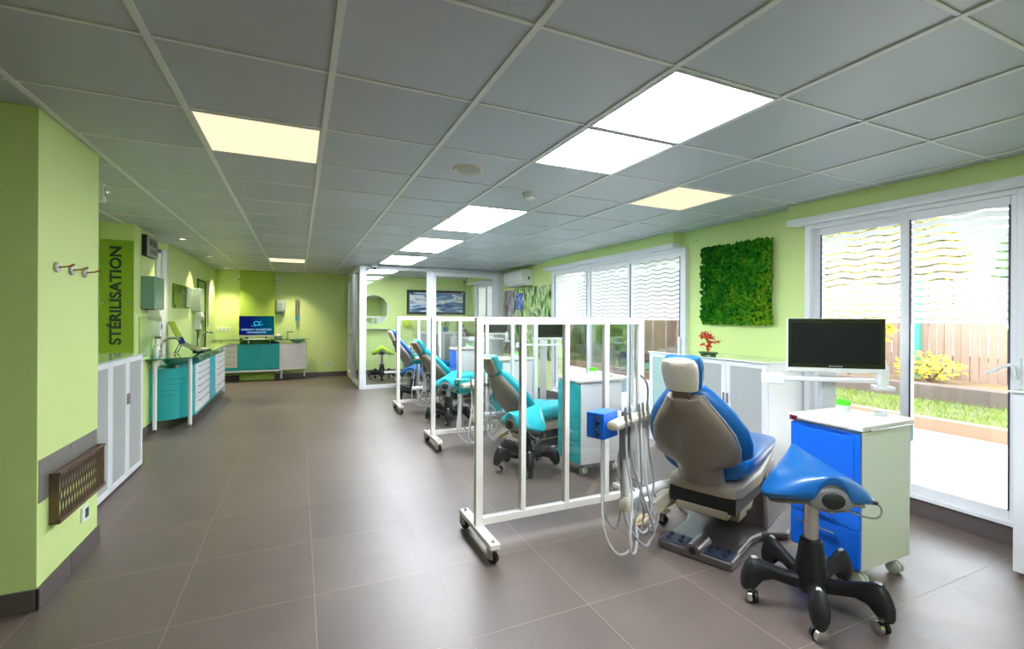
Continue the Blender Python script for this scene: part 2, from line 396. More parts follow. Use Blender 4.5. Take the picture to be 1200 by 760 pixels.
f = MB(); f.box(-1.605, -1.59, 9.42, 9.46, 0, 2.0); f.box(-1.605, -1.59, 10.19, 10.23, 0, 2.0); f.box(-1.605, -1.59, 9.42, 10.23, 1.98, 2.01); f.build('door_frame', mat('dark_bronze_frame', srgb(70, 66, 46), .5), d3)
f = MB(); f.tube([(-1.62, 9.86, .95), (-1.57, 9.86, .95), (-1.57, 9.86, 1.2), (-1.62, 9.86, 1.2)], .009, 6); f.build('door_handle', STEEL, d3, smooth=True)

# ------------------------------------------------------------------ OUTSIDE
PAVE = tilemat('pale_terrace_paving', 4.3, .3, 0.5, 0.006, srgb(222, 216, 208), srgb(150, 142, 134), 0.8, 0.05, cloud=.12)
EARTH = mat('lawn_soil', srgb(84, 88, 38), 0.95, var=0.45, scale=5)
struct(MB().box(4.1, 7.25, -6, 22, -.18, -.03).build('terrace', PAVE))
KERB = mat('tan_stone_kerb', srgb(126, 98, 82), .8, var=.12, scale=5)
struct(MB().box(7.25, 7.40, -6, 22, -.18, .13).build('kerb', KERB, bevel=.01))
struct(MB().box(7.40, 9.1, -6, 22, -.18, .10).build('lawn_ground', EARTH))
struct(MB().box(9.1, 9.35, -6, 22, -.18, .34).build('retaining_wall', mat('grey_stone_step', srgb(96, 82, 76), .85, var=.2, scale=4), bevel=.015))
struct(MB().box(9.35, 16, -6, 22, -.18, .30).build('planting_bed', mat('bed_soil', srgb(120, 98, 66), .95, var=.35, scale=6)))
GRASS = mat('grass_blades', srgb(108, 126, 38), .8, var=.5, scale=2.5)
m = MB(); R = random.Random(3)
for i in range(9000):
    x = R.uniform(7.44, 9.05); y = R.uniform(.5, 12.9); h_ = R.uniform(.03, .08); a = R.uniform(0, PI); w = .006
    dx, dy = math.cos(a)*w, math.sin(a)*w; lx, ly = R.uniform(-.03, .03), R.uniform(-.03, .03)
    m.add([(x-dx, y-dy, .1), (x+dx, y+dy, .1), (x+lx, y+ly, .1+h_)], [(0, 1, 2)])
tag(m.build('lawn_grass', GRASS, kind='stuff'), 'short green grass of the lawn strip beyond the terrace', 'grass')
# wooden fence
FW = mat('weathered_fence_wood', srgb(146, 122, 108), .85, var=.25, scale=4)
fe = thing('wooden_fence', 'weathered vertical board fence at the back of the garden', 'fence', (10.6, 0, .3))
m = MB(); y = -5
while y < 20:
    m.box(R.uniform(-.012, .012), .03+R.uniform(-.012, .012), y, y+.105, .0, 1.75+R.uniform(-.03, .03)); y += .116
m.build('board_panel', FW, fe)
MB().box(.035, .09, -5, 20, .35, .43).box(.035, .09, -5, 20, 1.3, 1.38).build('rail', FW, fe)
for yy in (4.72,): MB().box(-.09, -.02, yy, yy+.09, 0, 1.8).build('post', mat('green_painted_post', srgb(70, 150, 136), .5), fe, label='green painted post')
# neighbouring peach wing
bw = thing('house_wing', 'peach rendered house wing at the far end of the terrace', 'building', (4.3, 13.0, -.03))
MB().box(0, 3.5, 0, 3, 0, 3.2).build('wall', mat('peach_render', srgb(164, 126, 96), .8, var=.03), bw)
MB().box(-.1, 3.6, -.2, 3, 3.2, 3.35).build('roof_edge', mat('brown_eave', srgb(120, 84, 60), .7), bw)
# shrubs
LM = {}
def leafmat(n_, c): 
    return mat('leaves_'+n_, c, .6, var=.35, scale=3)
def shrub(x, y, z, rx, ry, rz, n, mt, label, name='garden_shrub', size=.06, low=0.0, seed=1):
    t = thing(name, label, 'shrub', (x, y, z)); q = random.Random(seed)
    st = MB()
    for k in range(6):
        a = 2*PI*k/6+q.random(); st.tube(smoothpts([(0, 0, 0), (math.cos(a)*rx*.25, math.sin(a)*ry*.25, low+rz*.5), (math.cos(a)*rx*.6, math.sin(a)*ry*.6, low+rz*1.3)], 3), .012, 5)
    st.build('stems', mat('shrub_bark', srgb(96, 78, 58), .9, var=.2), t)
    m = MB()
    for i in range(n):
        while True:
            p = Vector((q.uniform(-1, 1), q.uniform(-1, 1), q.uniform(-1, 1)))
            if .25 < p.length < 1: break
        c = Vector((p.x*rx, p.y*ry, low+rz+p.z*rz*(.9+.2*math.sin(5*p.x+3*p.y))))
        u = Vector((q.gauss(0, 1), q.gauss(0, 1), q.gauss(0, .6))).normalized(); v = u.orthogonal().normalized(); s_ = size*q.uniform(.6, 1.3)
        m.add([c-u*s_, c+v*s_*.45, c+u*s_, c-v*s_*.45], [(0, 1, 2, 3)])
    m.build('foliage', mt, t); return t
G1 = leafmat('mid_green', srgb(84, 116, 40)); G2 = leafmat('yellow', srgb(176, 160, 40)); G3 = leafmat('bright_green', srgb(98, 142, 42)); G4 = leafmat('deep_green', srgb(50, 84, 42))
shrub(9.5, 5.35, .3, .45, .75, .75, 900, G2, 'yellow leaved climber beside the window mullion, in front of the fence', size=.075, low=.25, seed=2)
shrub(9.9, 4.3, .3, .3, .5, .25, 300, G2, 'low yellow green shrub at the foot of the fence', size=.06, low=0, seed=4)
shrub(8.35, 11.2, .1, .5, .6, .75, 1700, G3, 'bright green bush behind the middle pane of the far window', size=.08, low=.1, seed=5)
shrub(8.3, 12.4, .1, .45, .5, .6, 1200, G4, 'dark green bush left of the bright green bush', size=.07, low=.05, seed=6)
shrub(9.75, 13.6, .3, .55, .8, 1.1, 1500, G3, 'tall leafy bush beside the peach house wing', size=.09, low=.3, seed=7)
for k_, (x_, y_, h_, lb_) in enumerate(((13.2, 3.0, 1.5, 'leafy tree beyond the fence at the right of the near window'), (13.0, 6.6, 1.7, 'leafy tree beyond the fence at the left of the near window'), (13.4, 10.2, 1.8, 'tall leafy tree beyond the fence, right part of the far window'), (13.1, 14.0, 1.9, 'tall leafy tree beyond the fence, left part of the far window'), (12.8, 17.6, 1.7, 'leafy tree beyond the fence near the peach house wing'))):
    shrub(x_, y_, .3, 1.0, 1.6, h_, 8500, (G1, G2, G3, G1, G4)[k_], lb_, name='garden_tree', size=.16, low=.6, seed=20+k_)
# pale branch seen through near window
m = MB(); m.tube(smoothpts([(9.8, 3.05, .3), (9.75, 3.15, .9), (9.7, 3.3, 1.3), (9.6, 3.75, 1.75)]), .022, 6); m.tube(smoothpts([(9.72, 3.22, 1.1), (9.7, 3.05, 1.5), (9.7, 3.0, 1.9)]), .015, 6)
tag(m.build('bare_branch', mat('pale_bark', srgb(226, 214, 196), .8), smooth=True), 'bare pale forked branch standing in front of the board fence', 'branch')

# ------------------------------------------------------------------ CEILING FITTINGS
PC = emis('cool_light_panel', (.86, .92, 1.0, 1), COOL); PW = emis('warm_light_panel', (1.0, .74, .50, 1), WARM)
cells = [(2, 0, 'c', 'large cool white ceiling light panel nearest the camera'), (2, 1, 'c', 'second cool white ceiling light panel, touching the nearest one'),
         (2, 4, 'c', 'near one of the middle pair of cool ceiling light panels'), (2, 5, 'c', 'far one of the middle pair of cool ceiling light panels'),
         (2, 7, 'c', 'near one of the third pair of cool ceiling light panels'), (2, 8, 'c', 'far one of the third pair of cool ceiling light panels'),
         (2, 10, 'c', 'near one of the pair of cool ceiling panels just before the glass room'), (2, 11, 'c', 'far one of the pair of cool ceiling panels just before the glass room'),
         (2, 14, 'c', 'cool ceiling light panel inside the glass room'),
         (-1, 2, 'w', 'large warm ceiling light panel over the aisle at left'), (-1, 12, 'w', 'warm ceiling light panel far down the aisle'),
         (4, 2, 'w', 'warm ceiling light panel toward the windows'),
         (2, -3, 'c', 'added cool fill light panel, unseen behind the camera, window side'), (-1, -3, 'w', 'added warm fill light panel, unseen behind the camera, aisle side'), (2, -5, 'c', 'rearmost added cool fill light panel, unseen behind the camera')]  # these three are unseen panels, added behind the camera as interior fill
for i, j, kd, lb in cells:
    x = GX0+.6*i; y = GY0+.6*j
    t = thing('ceiling_light', lb, 'ceiling light', (x+.3, y+.3, CEIL), group='square ceiling light panels')
    fr = MB(); a = .2865; b = .278
    for q in ((-a, a, -a, -b), (-a, a, b, a), (-a, -b, -b, b), (b, a, -b, b)): fr.box(*q, -.009, 0)
    fr.build('light_frame', ALU, t)
    MB().box(-b, b, -b, b, -.008, 0).build('diffuser', PC if kd == 'c' else PW, t)
DL = emis('downlight_lamp', (1.0, .86, .70, 1), 1.2)
for x, y, lb, e in ((-1.40, 4.58, 'small ceiling downlight above the alcove cabinets', .5), (-1.345, 7.0, 'small ceiling downlight above the near end of the turquoise counter', .8), (-1.335, 8.85, 'small ceiling downlight above the far end of the long counter', 1),
                 (-1.36, 10.9, 'small ceiling downlight in the far left corner', 1.6), (-.12, 10.85, 'small ceiling downlight near the far wall, right of the wall column', 1.3)):
    t = thing('downlight', lb, 'downlight', (x, y, CEIL), group='recessed downlights')
    MB().lathe([(.030, -.004), (.045, -.006), (.047, 0), (.030, 0), (.030, -.004)], n=20).build('trim_ring', ALU, t, smooth=True)
    MB().lathe([(0, -.003), (.029, -.003), (.029, 0), (0, 0)], n=16).build('lamp', DL, t)
    ld = bpy.data.lights.new('spot', 'SPOT'); ld.energy = SPOTW*e; ld.spot_size = math.radians(95); ld.spot_blend = .8; ld.color = (1, .84, .6); ld.shadow_soft_size = .03
    lo = bpy.data.objects.new('spot_lamp', ld); COL.objects.link(lo); lo.parent = t; lo.location = (0, 0, -.02)
t = thing('ceiling_speaker', 'round white ceiling speaker in a tile beside the aisle', 'speaker', (1.01, 2.863, CEIL))
MB().lathe([(0, -.006), (.085, -.006), (.092, -.010), (.098, -.006), (.10, 0), (0, 0)], n=32).build('rim', mat('cream_speaker_rim', srgb(226, 218, 202), .5), t, smooth=True)
MB().lathe([(0, -.009), (.078, -.008), (.078, -.005), (0, -.005)], n=28).build('grille', mat('grey_speaker_grille', srgb(170, 166, 158), .6), t)
t = thing('smoke_detector', 'round white smoke detector on the ceiling near the cool light panels', 'smoke detector', (1.64, 3.215, CEIL))
MB().lathe([(0, -.018), (.058, -.018), (.060, 0), (0, 0)], n=28).build('base', WHITE, t, smooth=True)
MB().lathe([(0, -.052), (.030, -.050), (.042, -.042), (.046, -.020), (0, -.018)], n=28).build('sensor_head', WHITE, t, smooth=True)
m = MB()
for k in range(14):
    a = 2*PI*k/14; m.box(-.003, .003, .0445, .0475, -.036, -.026, Matrix.Rotation(a, 4, 'Z'))
m.build('vent_slots', GREYP, t)
def dome_camera(loc, lb):
    t = thing('security_camera', lb, 'security camera', loc)
    MB().lathe([(0, 0), (.05, 0), (.052, -.03), (.04, -.045), (0, -.045)], n=20).build('housing', WHITE, t, smooth=True)
    MB().ball((0, -.01, -.05), .034).build('lens_dome', BLACKG, t, smooth=True)
    MB().cyl((0, -.04, -.052), (0, -.047, -.054), .008, n=10).build('lens_ring', CHROME, t)
dome_camera((1.30, 8.94, CEIL-.007), 'white dome camera hanging at the top corner of the glass room')
dome_camera((3.86, 11.22, CEIL), 'dark dome camera inside the glass room, in its far right corner')
for x, lb in ((-1.17, 'small white motion sensor left of the far wall column'), (-.44, 'small white motion sensor right of the far wall column')):
    t = thing('motion_sensor', lb, 'sensor', (x, YB, 2.1), group='motion sensors on the far wall')
    MB().box(-.03, .03, -.05, 0, 0, .14).build('housing', WHITE, t, bevel=.012, seg=3)
    MB().box(-.018, .018, -.056, -.049, .02, .07).build('lens', FROST, t, bevel=.004)
t = thing('motion_sensor', 'small white motion sensor high beside the left pier', 'sensor', (-1.3, 4.19, 2.339)); MB().box(-.03, .03, -.03, .03, -.16, -.02).build('housing', WHITE, t, bevel=.01); MB().box(.029, .034, -.015, .015, -.12, -.05).build('lens', FROST, t); MB().cyl((0, 0, -.03), (0, 0, 0), .012).build('stem', WHITE, t)

# ------------------------------------------------------------------ LEFT SIDE: pier fittings
for y, z, lb in ((3.02, 1.611, 'left one of three round wall hooks on the pier'), (3.185, 1.611, 'middle one of three round wall hooks on the pier'), (3.35, 1.611, 'right one of three round wall hooks on the pier')):
    t = thing('coat_hook', lb, 'wall hook', (-1.11, y, z), group='wall hooks on the pier')
    MB().lathe([(0, 0), (.026, 0), (.026, .010), (.023, .013), (0, .013)], axis='X', n=24).build('backplate', STEEL, t, smooth=True)
    MB().tube([(.012, 0, 0), (.05, 0, .006), (.075, 0, .018)], .005, 10, rs=[.0045, .0045, .0055]).build('peg', mat('brass_peg', srgb(180, 132, 84), .3, .8), t, smooth=True)
ZN = mat('galvanised_plate', srgb(158, 156, 152), .42, .7, var=.12, scale=30)
RU = mat('rusty_bronze_metal', srgb(120, 98, 78), .5, .6, var=.25, scale=12)
t = thing('magazine_rack', 'perforated metal magazine rack on a steel plate on the left pier', 'magazine rack', (-1.11, 0, 0))
m = MB(); m.box(0, .004, 2.862, 3.545, .49, .69)
m.build('back_plate', ZN, t)
for y in (2.95, 3.19, 3.44): MB().lathe([(0, .004), (.006, .004), (.005, .008), (0, .008)], (0, y, .675), axis='X', n=10).build('screw', STEEL, t)
m = MB(); y0, y1, zb, zt = 2.955, 3.535, .355, .60; xo = .042
m.box(.004, xo, y0, y0+.006, zb, zt); m.build('side_plate', RU, t)
MB().box(.004, xo, y1-.006, y1, zb, zt).build('side_plate', RU, t)
m = MB(); m.box(.004, xo+.004, y0, y1, zb-.006, zb+.004); m.box(xo-.006, xo+.006, y0, y1, zb, zb+.016); m.box(xo-.006, xo+.006, y0, y1, zt-.012, zt)
m.box(.004, .012, y0, y1, zt-.01, zt)
m.build('rim', RU, t)
m = MB(); n_ = 17; hh = zt-zb-.02
for k in range(n_):
    ya = y0+.01+(y1-y0-.02)*k/n_; wd = (y1-y0-.02)/n_
    for s_ in (0, 1):
        for seg in range(2):
            a = ya + (wd if s_ else 0) + (0 if seg == 0 else 0); 
            za = zb+.012+hh*seg/2; z2 = za+hh/2
            b0 = ya + (wd if (s_+seg) % 2 else 0); b1 = ya + (0 if (s_+seg) % 2 else wd)
            m.tube([(xo, b0, za), (xo, b1, z2)], .0032, 5)
m.build('lattice_front', RU, t, smooth=True)
t = thing('thermostat', 'square white thermostat with a dark green display low on the pier', 'thermostat', (-1.11, 3.365, .25))
MB().box(0, .012, -.04, .04, -.042, .042).build('cover', WHITE, t, bevel=.003)
MB().box(.0119, .014, -.012, .03, -.026, .026).build('display', mat('green_display', srgb(10, 90, 76), .2), t)

# alcove cabinets
def door_mb(y0, y1, z0, z1, x, t=.02, w=.045):
    m = MB(); m.box(x-t, x, y0, y0+w, z0, z1); m.box(x-t, x, y1-w, y1, z0, z1); m.box(x-t, x, y0+w, y1-w, z0, z0+w); m.box(x-t, x, y0+w, y1-w, z1-w, z1); return m
def glass_cabinet(loc, rz, doors, depth, hgt, lb, frost=FROST, grp='white glass-door cabinets', hinge='r', base=.06):
    """front plane x=0 facing +x, doors laid along +y"""
    t = thing('glass_door_cabinet', lb, 'cabinet', loc, rz, grp)
    L_ = doors[-1][1]; m = MB()
    m.box(-depth, -.022, 0, .018, base, hgt); m.box(-depth, -.022, L_-.018, L_, base, hgt); m.box(-depth, -.022, .018, L_-.018, base, base+.018); m.box(-depth, -.022, .018, L_-.018, hgt-.018, hgt)
    m.box(-depth, -depth+.008, .018, L_-.018, base, hgt)
    for y0, y1 in doors[:-1]: m.box(-depth+.008, -.03, y1-.008, y1+.008, base+.018, hgt-.018)
    m.box(-depth+.03, -.06, .02, L_-.02, 0, base)
    m.build('carcass', WHITE, t, bevel=.0015)
    for z in (base+(hgt-base)*.36, base+(hgt-base)*.68):
        MB().box(-depth+.01, -.035, .019, L_-.019, z, z+.016).build('shelf', WHITE, t)
    for q, (y0, y1) in enumerate(doors):
        d = door_mb(y0+.002, y1-.002, base, hgt, 0).build('door', ALU, t, bevel=.002)
        MB().box(-.014, -.008, y0+.046, y1-.046, base+.044, hgt-.044).build('door_pane', frost, d)
        yy = y1-.02 if q % 2 == 0 else y0+.02
        MB().box(0, .012, yy-.006, yy+.006, hgt*.62, hgt*.62+.09).build('handle', STEEL, d, bevel=.002)
    return t
glass_cabinet((-1.30, 4.42, 0), 0, [(0, .385), (.385, .79)], .62, 1.02, 'tall white cabinet with frosted doors beside the sterilisation sign, far unit', base=.02)
glass_cabinet((-1.30, 3.58, 0), 0, [(0, .42), (.42, .838)], .62, 1.02, 'tall white frosted-door cabinet half hidden behind the green pier', base=.02)
tag(MB().box(-1.94, -1.285, 3.575, 5.225, 1.02, 1.032).build('cabinet_glass_top', GTOP, bevel=.002), 'pale green glass top on the alcove cabinets at left', 'glass top')
t = thing('card_reader', 'small black card reader on the alcove cabinet top at the pier edge', 'card reader', (-1.42, 3.98, 1.032), .4)
MB().box(-.04, .04, -.07, .07, 0, .022).build('body', BLACK, t, bevel=.006); MB().box(-.028, .028, .01, .055, .022, .024).build('screen', BLACKG, t)

# STERILISATION sign
t = thing('sterilisation_sign', 'tall green sign panel reading STÉRILISATION in dark letters', 'sign', (-1.745, 6.10, 0))
MB().box(-.142, .142, -.014, -.006, .75, 2.16).build('panel', mat('lime_sign_panel', srgb(138, 176, 30), .25, var=.02, coat=.4), t, bevel=.002)
for x in (-.115, .115):
    for z in (2.09, 1.50, .9): MB().lathe([(0, -.022), (.010, -.022), (.012, 0), (0, 0)], (x, 0, z), axis='Y', n=14).build('standoff_screw', STEEL, t, smooth=True)
def text(s, name, parent, mt, size, loc, rot, ext=.002, squash=1.0, align='CENTER', bold=.012):
    c = bpy.data.curves.new(name+'_src', 'FONT'); c.body = s; c.size = size; c.extrude = ext; c.align_x = align; c.align_y = 'CENTER'; c.offset = size*bold
    o = bpy.data.objects.new(name+'_src', c); COL.objects.link(o)
    dg = bpy.context.evaluated_depsgraph_get(); dg.update()
    me = bpy.data.meshes.new_from_object(o.evaluated_get(dg)); me.name = name
    bpy.data.objects.remove(o); bpy.data.curves.remove(c)
    me.materials.clear(); me.materials.append(mt)
    me.transform(Matrix.Diagonal((squash, 1, 1, 1)))
    q = bpy.data.objects.new(name, me); COL.objects.link(q); q.parent = parent; q.location = loc; q.rotation_euler = rot
    return q
DKT = mat('dark_green_lettering', srgb(44, 62, 40), .5)
tx = text('STÉRILISATION', 'lettering', t, DKT, .175, (-.005, -.016, 1.578), (0, 0, 0), squash=1.0, bold=.03)
tx.data.transform(Matrix.Rotation(PI/2, 4, 'Z')); tx.rotation_euler = (PI/2, 0, 0)
ys = [v.co.y for v in tx.data.vertices]; xs = [v.co.x for v in tx.data.vertices]
if ys:
    tx.data.transform(Matrix.Diagonal((.125/(max(xs)-min(xs)), 1.03/(max(ys)-min(ys)), 1, 1)))
    ys = [v.co.y for v in tx.data.vertices]; tx.data.transform(Matrix.Translation((0, -(max(ys)+min(ys))/2, 0)))

# clock display, towel dispensers, boxes on the left wall
t = thing('wall_clock', 'square digital wall clock with two grey displays, high on the left wall', 'clock', (-1.60, 6.34, 2.04))
MB().box(0, .045, 0, .40, 0, .235).build('housing', BLACK, t, bevel=.004)
MB().box(.0449, .06, .005, .395, .002, .233).build('bezel', mat('silver_bezel', srgb(176, 176, 164), .35, .4), t, bevel=.004)
SEG = mat('lcd_grey', srgb(98, 112, 98), .3)
MB().box(.0599, .062, .05, .35, .115, .205).build('time_display', SEG, t); MB().box(.0599, .062, .05, .35, .03, .085).build('date_display', SEG, t)
m = MB()
for k, yy in enumerate((.07, .13, .21, .27)):
    for z in (.13, .16, .19): m.box(.0619, .063, yy, yy+.035, z-.004, z)
    m.box(.0619, .063, yy, yy+.006, .13, .19); m.box(.0619, .063, yy+.03, yy+.036, .13, .19)
m.build('digits', BLACK, t)
GRG = mat('grey_green_dispenser', srgb(112, 150, 140), .25, var=.02, coat=.5)
GRS = mat('grey_silver_dispenser', srgb(160, 178, 170), .25, .2, var=.02, coat=.5)
PAPER = mat('white_paper', srgb(244, 244, 240), .8)
def towel_dispenser(y, z, w, hh, mt, lb):
    t = thing('paper_towel_dispenser', lb, 'dispenser', (-1.60, y, z))
    MB().box(0, .13, 0, w, 0, hh).build('housing', mt, t, bevel=.012, seg=3)
    MB().box(.02, .12, .05, w-.05, -.006, 0).build('slot_plate', BLACK, t)
    m = MB(); m.rings([[(.05, .08, 0), (.15, .08, 0), (.15, .09, 0), (.05, .09, 0)], [(.04, .10, -.08), (.17, .06, -.09), (.175, .07, -.09), (.045, .11, -.08)], [(.03, .16, -.12), (.16, .14, -.14), (.165, .15, -.14), (.035, .17, -.12)]])
    m.build('paper_towel', PAPER, t); return t
towel_dispenser(6.32, 1.44, .40, .37, GRG, 'large grey green towel dispenser under the wall clock')
towel_dispenser(8.95, 1.44, .36, .38, GRS, 'pale silver towel dispenser beside the dark doorway')
t = thing('wall_art', 'green slotted decorative panel on the left wall between the dispensers', 'wall panel', (-1.60, 7.72, 1.48))
m = MB(); q = random.Random(5); yy = 0
while yy < .98:
    wd = q.uniform(.05, .11); z0 = q.choice([0, 0, .05, .1]); z1 = q.choice([.34, .34, .28, .22]); m.box(.01, .022, yy, yy+wd, z0, z1); yy += wd+.012
m.box(0, .01, 0, .62, .0, .34)
m.build('slotted_panel', mat('olive_green_panel', srgb(96, 132, 40), .3, coat=.3), t)
MB().box(0, .05, .66, 1.0, .02, .32).build('grey_panel', GRS, t, bevel=.004)
def soap_disp(loc, rz, lb):
    t = thing('soap_dispenser', lb, 'soap dispenser', loc, rz)
    MB().box(0, .09, -.045, .045, 0, .20).build('housing', WHITE, t, bevel=.012, seg=3); MB().box(.0899, .093, -.02, .02, .09, .15).build('label_patch', mat('blue_label', srgb(40, 90, 170), .4), t)
    MB().box(.02, .085, -.02, .02, -.03, 0).build('nozzle', GREYP, t, bevel=.003); MB().tube([(.05, 0, .19), (.05, 0, .225), (.10, 0, .225)], .008, 8).build('elbow_lever', WHITE, t, smooth=True)
soap_disp((-1.60, 6.78, 1.12), 0, 'white wall soap dispenser with a blue label above the near sink')
soap_disp((-1.60, 9.25, 1.14), 0, 'white wall soap dispenser with a blue label above the far sink of the long counter')
tag(MB().box(-1.60, -1.588, 6.25, 6.70, .90, 1.36).build('splash_panel', mat('clear_green_splash', srgb(168, 206, 120), .08, coat=.8), bevel=.002), 'glossy green splash panel on the wall behind the near tap', 'splash panel')
t = thing('power_strip', 'perforated cream cable rail running up the left wall by the far corner', 'cable rail', (-1.60, 10.40, 1.16)); MB().box(0, .02, 0, .05, 0, .9).build('rail', CREAM, t, bevel=.003)
m = MB()
for k in range(14): m.box(.0199, .021, .018, .032, .03+.062*k, .05+.062*k)
m.build('slots', GREYP, t)

# ------------------------------------------------------------------ TURQUOISE COUNTERS
def bar_handle(m, p0, p1, off, r=.005):
    p0 = Vector(p0); p1 = Vector(p1); off = Vector(off)
    m.tube([p0+off, p1+off], r, 8); d = (p1-p0).normalized()*.02
    m.tube([p0+d, p0+d+off], r*.8, 6); m.tube([p1-d, p1-d+off], r*.8, 6)
def leg_part(t, x, y, h_, r=.022):
    l = MB().cyl((x, y, .04), (x, y, h_), r, n=18).build('leg', ALU, t, smooth=True)
    MB().lathe([(0, 0), (.022, 0), (.024, .008), (.010, .014), (.010, .04), (0, .04)], (x, y, 0), n=16).build('levelling_foot', CHROME, l, smooth=True)
def drawer_bank(t, fx, y0, y1, zs, mt, hm, sgn=1):
    for z0, z1 in zs:
        d = MB().box(fx-.018, fx, y0+.002, y1-.002, z0+.002, z1-.002).build('drawer', mt, t, bevel=.002)
        m = MB(); c = (y0+y1)/2; w = (y1-y0)*.36; bar_handle(m, (fx, c-w, z1-.035), (fx, c+w, z1-.035), (.022, 0, 0)); m.build('handle', hm, d, smooth=True)
LC = thing('laboratory_counter', 'long turquoise and white counter on chrome legs along the left wall', 'counter', (0, 0, 0))
# local coordinates equal room coordinates here
cz0, cz1 = .12, .745
m = MB(); m.box(-1.585, -1.222, 6.98, 9.62, cz0, cz1); m.build('carcass', TEALP, LC, bevel=.003)
# curved end panel
endy = lambda a: 6.68+.20*a-.06*math.sin(PI*a)
arc = [(-1.595, 6.98), (-1.595, 6.66)]
for k in range(13):
    a = k/12; arc.append((-1.57+.355*a, endy(a)))
arc += [(-1.205, 6.98)]
m = MB(); m.prism(arc, cz0, cz1-.01); m.build('curved_end_panel', TEALP, LC, smooth=True)
m = MB(); 
for z in (.60, .54, .47, .41):
    for k in range(7):
        x = -1.40+.022*k + (0 if z > .5 else -.09); a = (x+1.57)/.355; yy = endy(a)
        m.box(x-.004, x+.004, yy-.003, yy+.004, z-.004, z+.004)
m.build('vent_holes', BLACK, LC)
drawer_bank(LC, -1.20, 7.02, 8.02, [(.13, .30), (.30, .40), (.40, .49), (.49, .58), (.58, .66), (.66, .745)], WHITE, STEEL)
MB().box(-1.222, -1.204, 8.03, 8.56, .13, .745).build('door', mat('sky_turquoise', srgb(70, 186, 206), .3, coat=.2), LC, bevel=.002)
drawer_bank(LC, -1.20, 8.57, 9.58, [(.13, .29), (.29, .45), (.45, .55), (.55, .65), (.65, .745)], WHITE, STEEL)
MB().box(-1.222, -1.20, 7.0, 9.6, .10, .128).build('plinth_rail', TEALP, LC)
for x, y in ((-1.53, 6.585), (-1.215, 6.76), (-1.215, 9.50), (-1.56, 9.5)): leg_part(LC, x, y, .858)
for x, y in ((-1.25, 7.6), (-1.25, 8.4), (-1.25, 9.1), (-1.53, 7.6), (-1.53, 8.4), (-1.53, 9.1)): MB().cyl((x, y, .744), (x, y, .858), .012, n=12).build('standoff', CHROME, LC, smooth=True)
poly = [(-1.59, 6.44), (-1.19, 6.62), (-1.14, 6.68), (-1.125, 6.80), (-1.125, 9.72), (-1.59, 9.72)]
ct = MB().prism(poly, .858, .872).build('glass_worktop', mat('green_glass_worktop', srgb(24, 118, 88), .06, var=.02, coat=1.0), LC, bevel=.002)
def basin(t, c, r=.17, top=.745):
    x, y = c
    m = MB(); m.lathe([(.02, -.085), (r*.55, -.07), (r*.9, -.03), (r, .0), (r+.006, .0), (r*.95, -.035), (r*.58, -.078), (.02, -.093)], (x, y, top+.108), n=32)
    b = m.build('glass_basin', mat('green_tinted_basin', srgb(90, 170, 150), .06, var=.02, coat=1), t, smooth=True)
    MB().cyl((x, y, top), (x, y, top+.03), .02, n=14).build('drain', CHROME, b, smooth=True)
basin(LC, (-1.38, 6.93), .16, .735)
def tap(loc, rz, lb):
    t = thing('tap', lb, 'tap', loc, rz)
    MB().lathe([(0, 0), (.028, 0), (.028, .008), (.020, .014), (0, .014)], n=20).build('base', CHROME, t, smooth=True)
    MB().tube(smoothpts([(0, 0, .01), (.0, 0, .12), (.03, 0, .19), (.09, 0, .225), (.16, 0, .22), (.185, 0, .20)]), .015, 12).build('spout', CHROME, t, smooth=True)
    MB().tube(smoothpts([(0, -.005, .07), (-.012, -.03, .09), (-.02, -.06, .14)]), .006, 8).build('lever', CHROME, t, smooth=True)
tap((-1.52, 6.80, .872), .15, 'arched chrome tap at the near end of the long counter')
tap((-1.49, 9.0, .872), .1, 'arched chrome tap at the far end of the long counter')
t = thing('soap_bottle', 'white pump bottle beside the near chrome tap', 'bottle', (-1.555, 6.735, .872))
MB().lathe([(0, 0), (.028, 0), (.030, .01), (.030, .10), (.022, .118), (.012, .122), (.012, .135), (0, .135)], n=18).build('bottle', WHITE, t, smooth=True)
MB().tube([(0, 0, .134), (0, 0, .165), (.035, 0, .163)], .005, 8).build('pump', WHITE, t, smooth=True)
# laptop on a stand and keyboard
t = thing('laptop', 'open laptop tilted on a stand on the long left counter', 'laptop', (-1.40, 7.36, .880), 0)
Ms = Matrix.Translation((0, 0, .10)) @ Matrix.Rotation(math.radians(-24), 4, 'Y')
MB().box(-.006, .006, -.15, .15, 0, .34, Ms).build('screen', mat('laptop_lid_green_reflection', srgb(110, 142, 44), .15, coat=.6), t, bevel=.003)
MB().box(.006, .0075, -.155, .155, .015, .11, Ms).build('display', emis('laptop_display', (.02, .04, .15, 1), .3), t)
Mk = Matrix.Translation((0, 0, .12)) @ Matrix.Rotation(math.radians(25), 4, 'Y')
MB().box(0, .22, -.17, .17, -.012, .004, Mk).build('keyboard_deck', STEEL, t, bevel=.003)
m = MB(); m.tube([(-.08, -.1, .0), (-.02, -.1, .14), (.10, -.1, .06), (.18, -.1, .0)], .006, 6); m.tube([(-.08, .1, .0), (-.02, .1, .14), (.10, .1, .06), (.18, .1, .0)], .006, 6); m.tube([(-.08, -.1, .005), (-.08, .1, .005)], .006, 6)
m.build('stand', BLACK, t, smooth=True)
t = thing('keyboard', 'black keyboard lying in front of the laptop on the long counter', 'keyboard', (-1.24, 7.70, .872), -.1)
MB().box(-.065, .065, -.2, .2, 0, .016).build('body', BLACK, t, bevel=.004)
m = MB()
for i in range(4):
    for k in range(13): m.box(-.05+.026*i, -.03+.026*i, -.185+.0285*k, -.162+.0285*k, .016, .021)
m.build('keys', GREYP, t)
t = thing('paper_stack', 'loose paper and black folder lying beside the laptop stand', 'papers', (-1.33, 8.05, .872), .3)
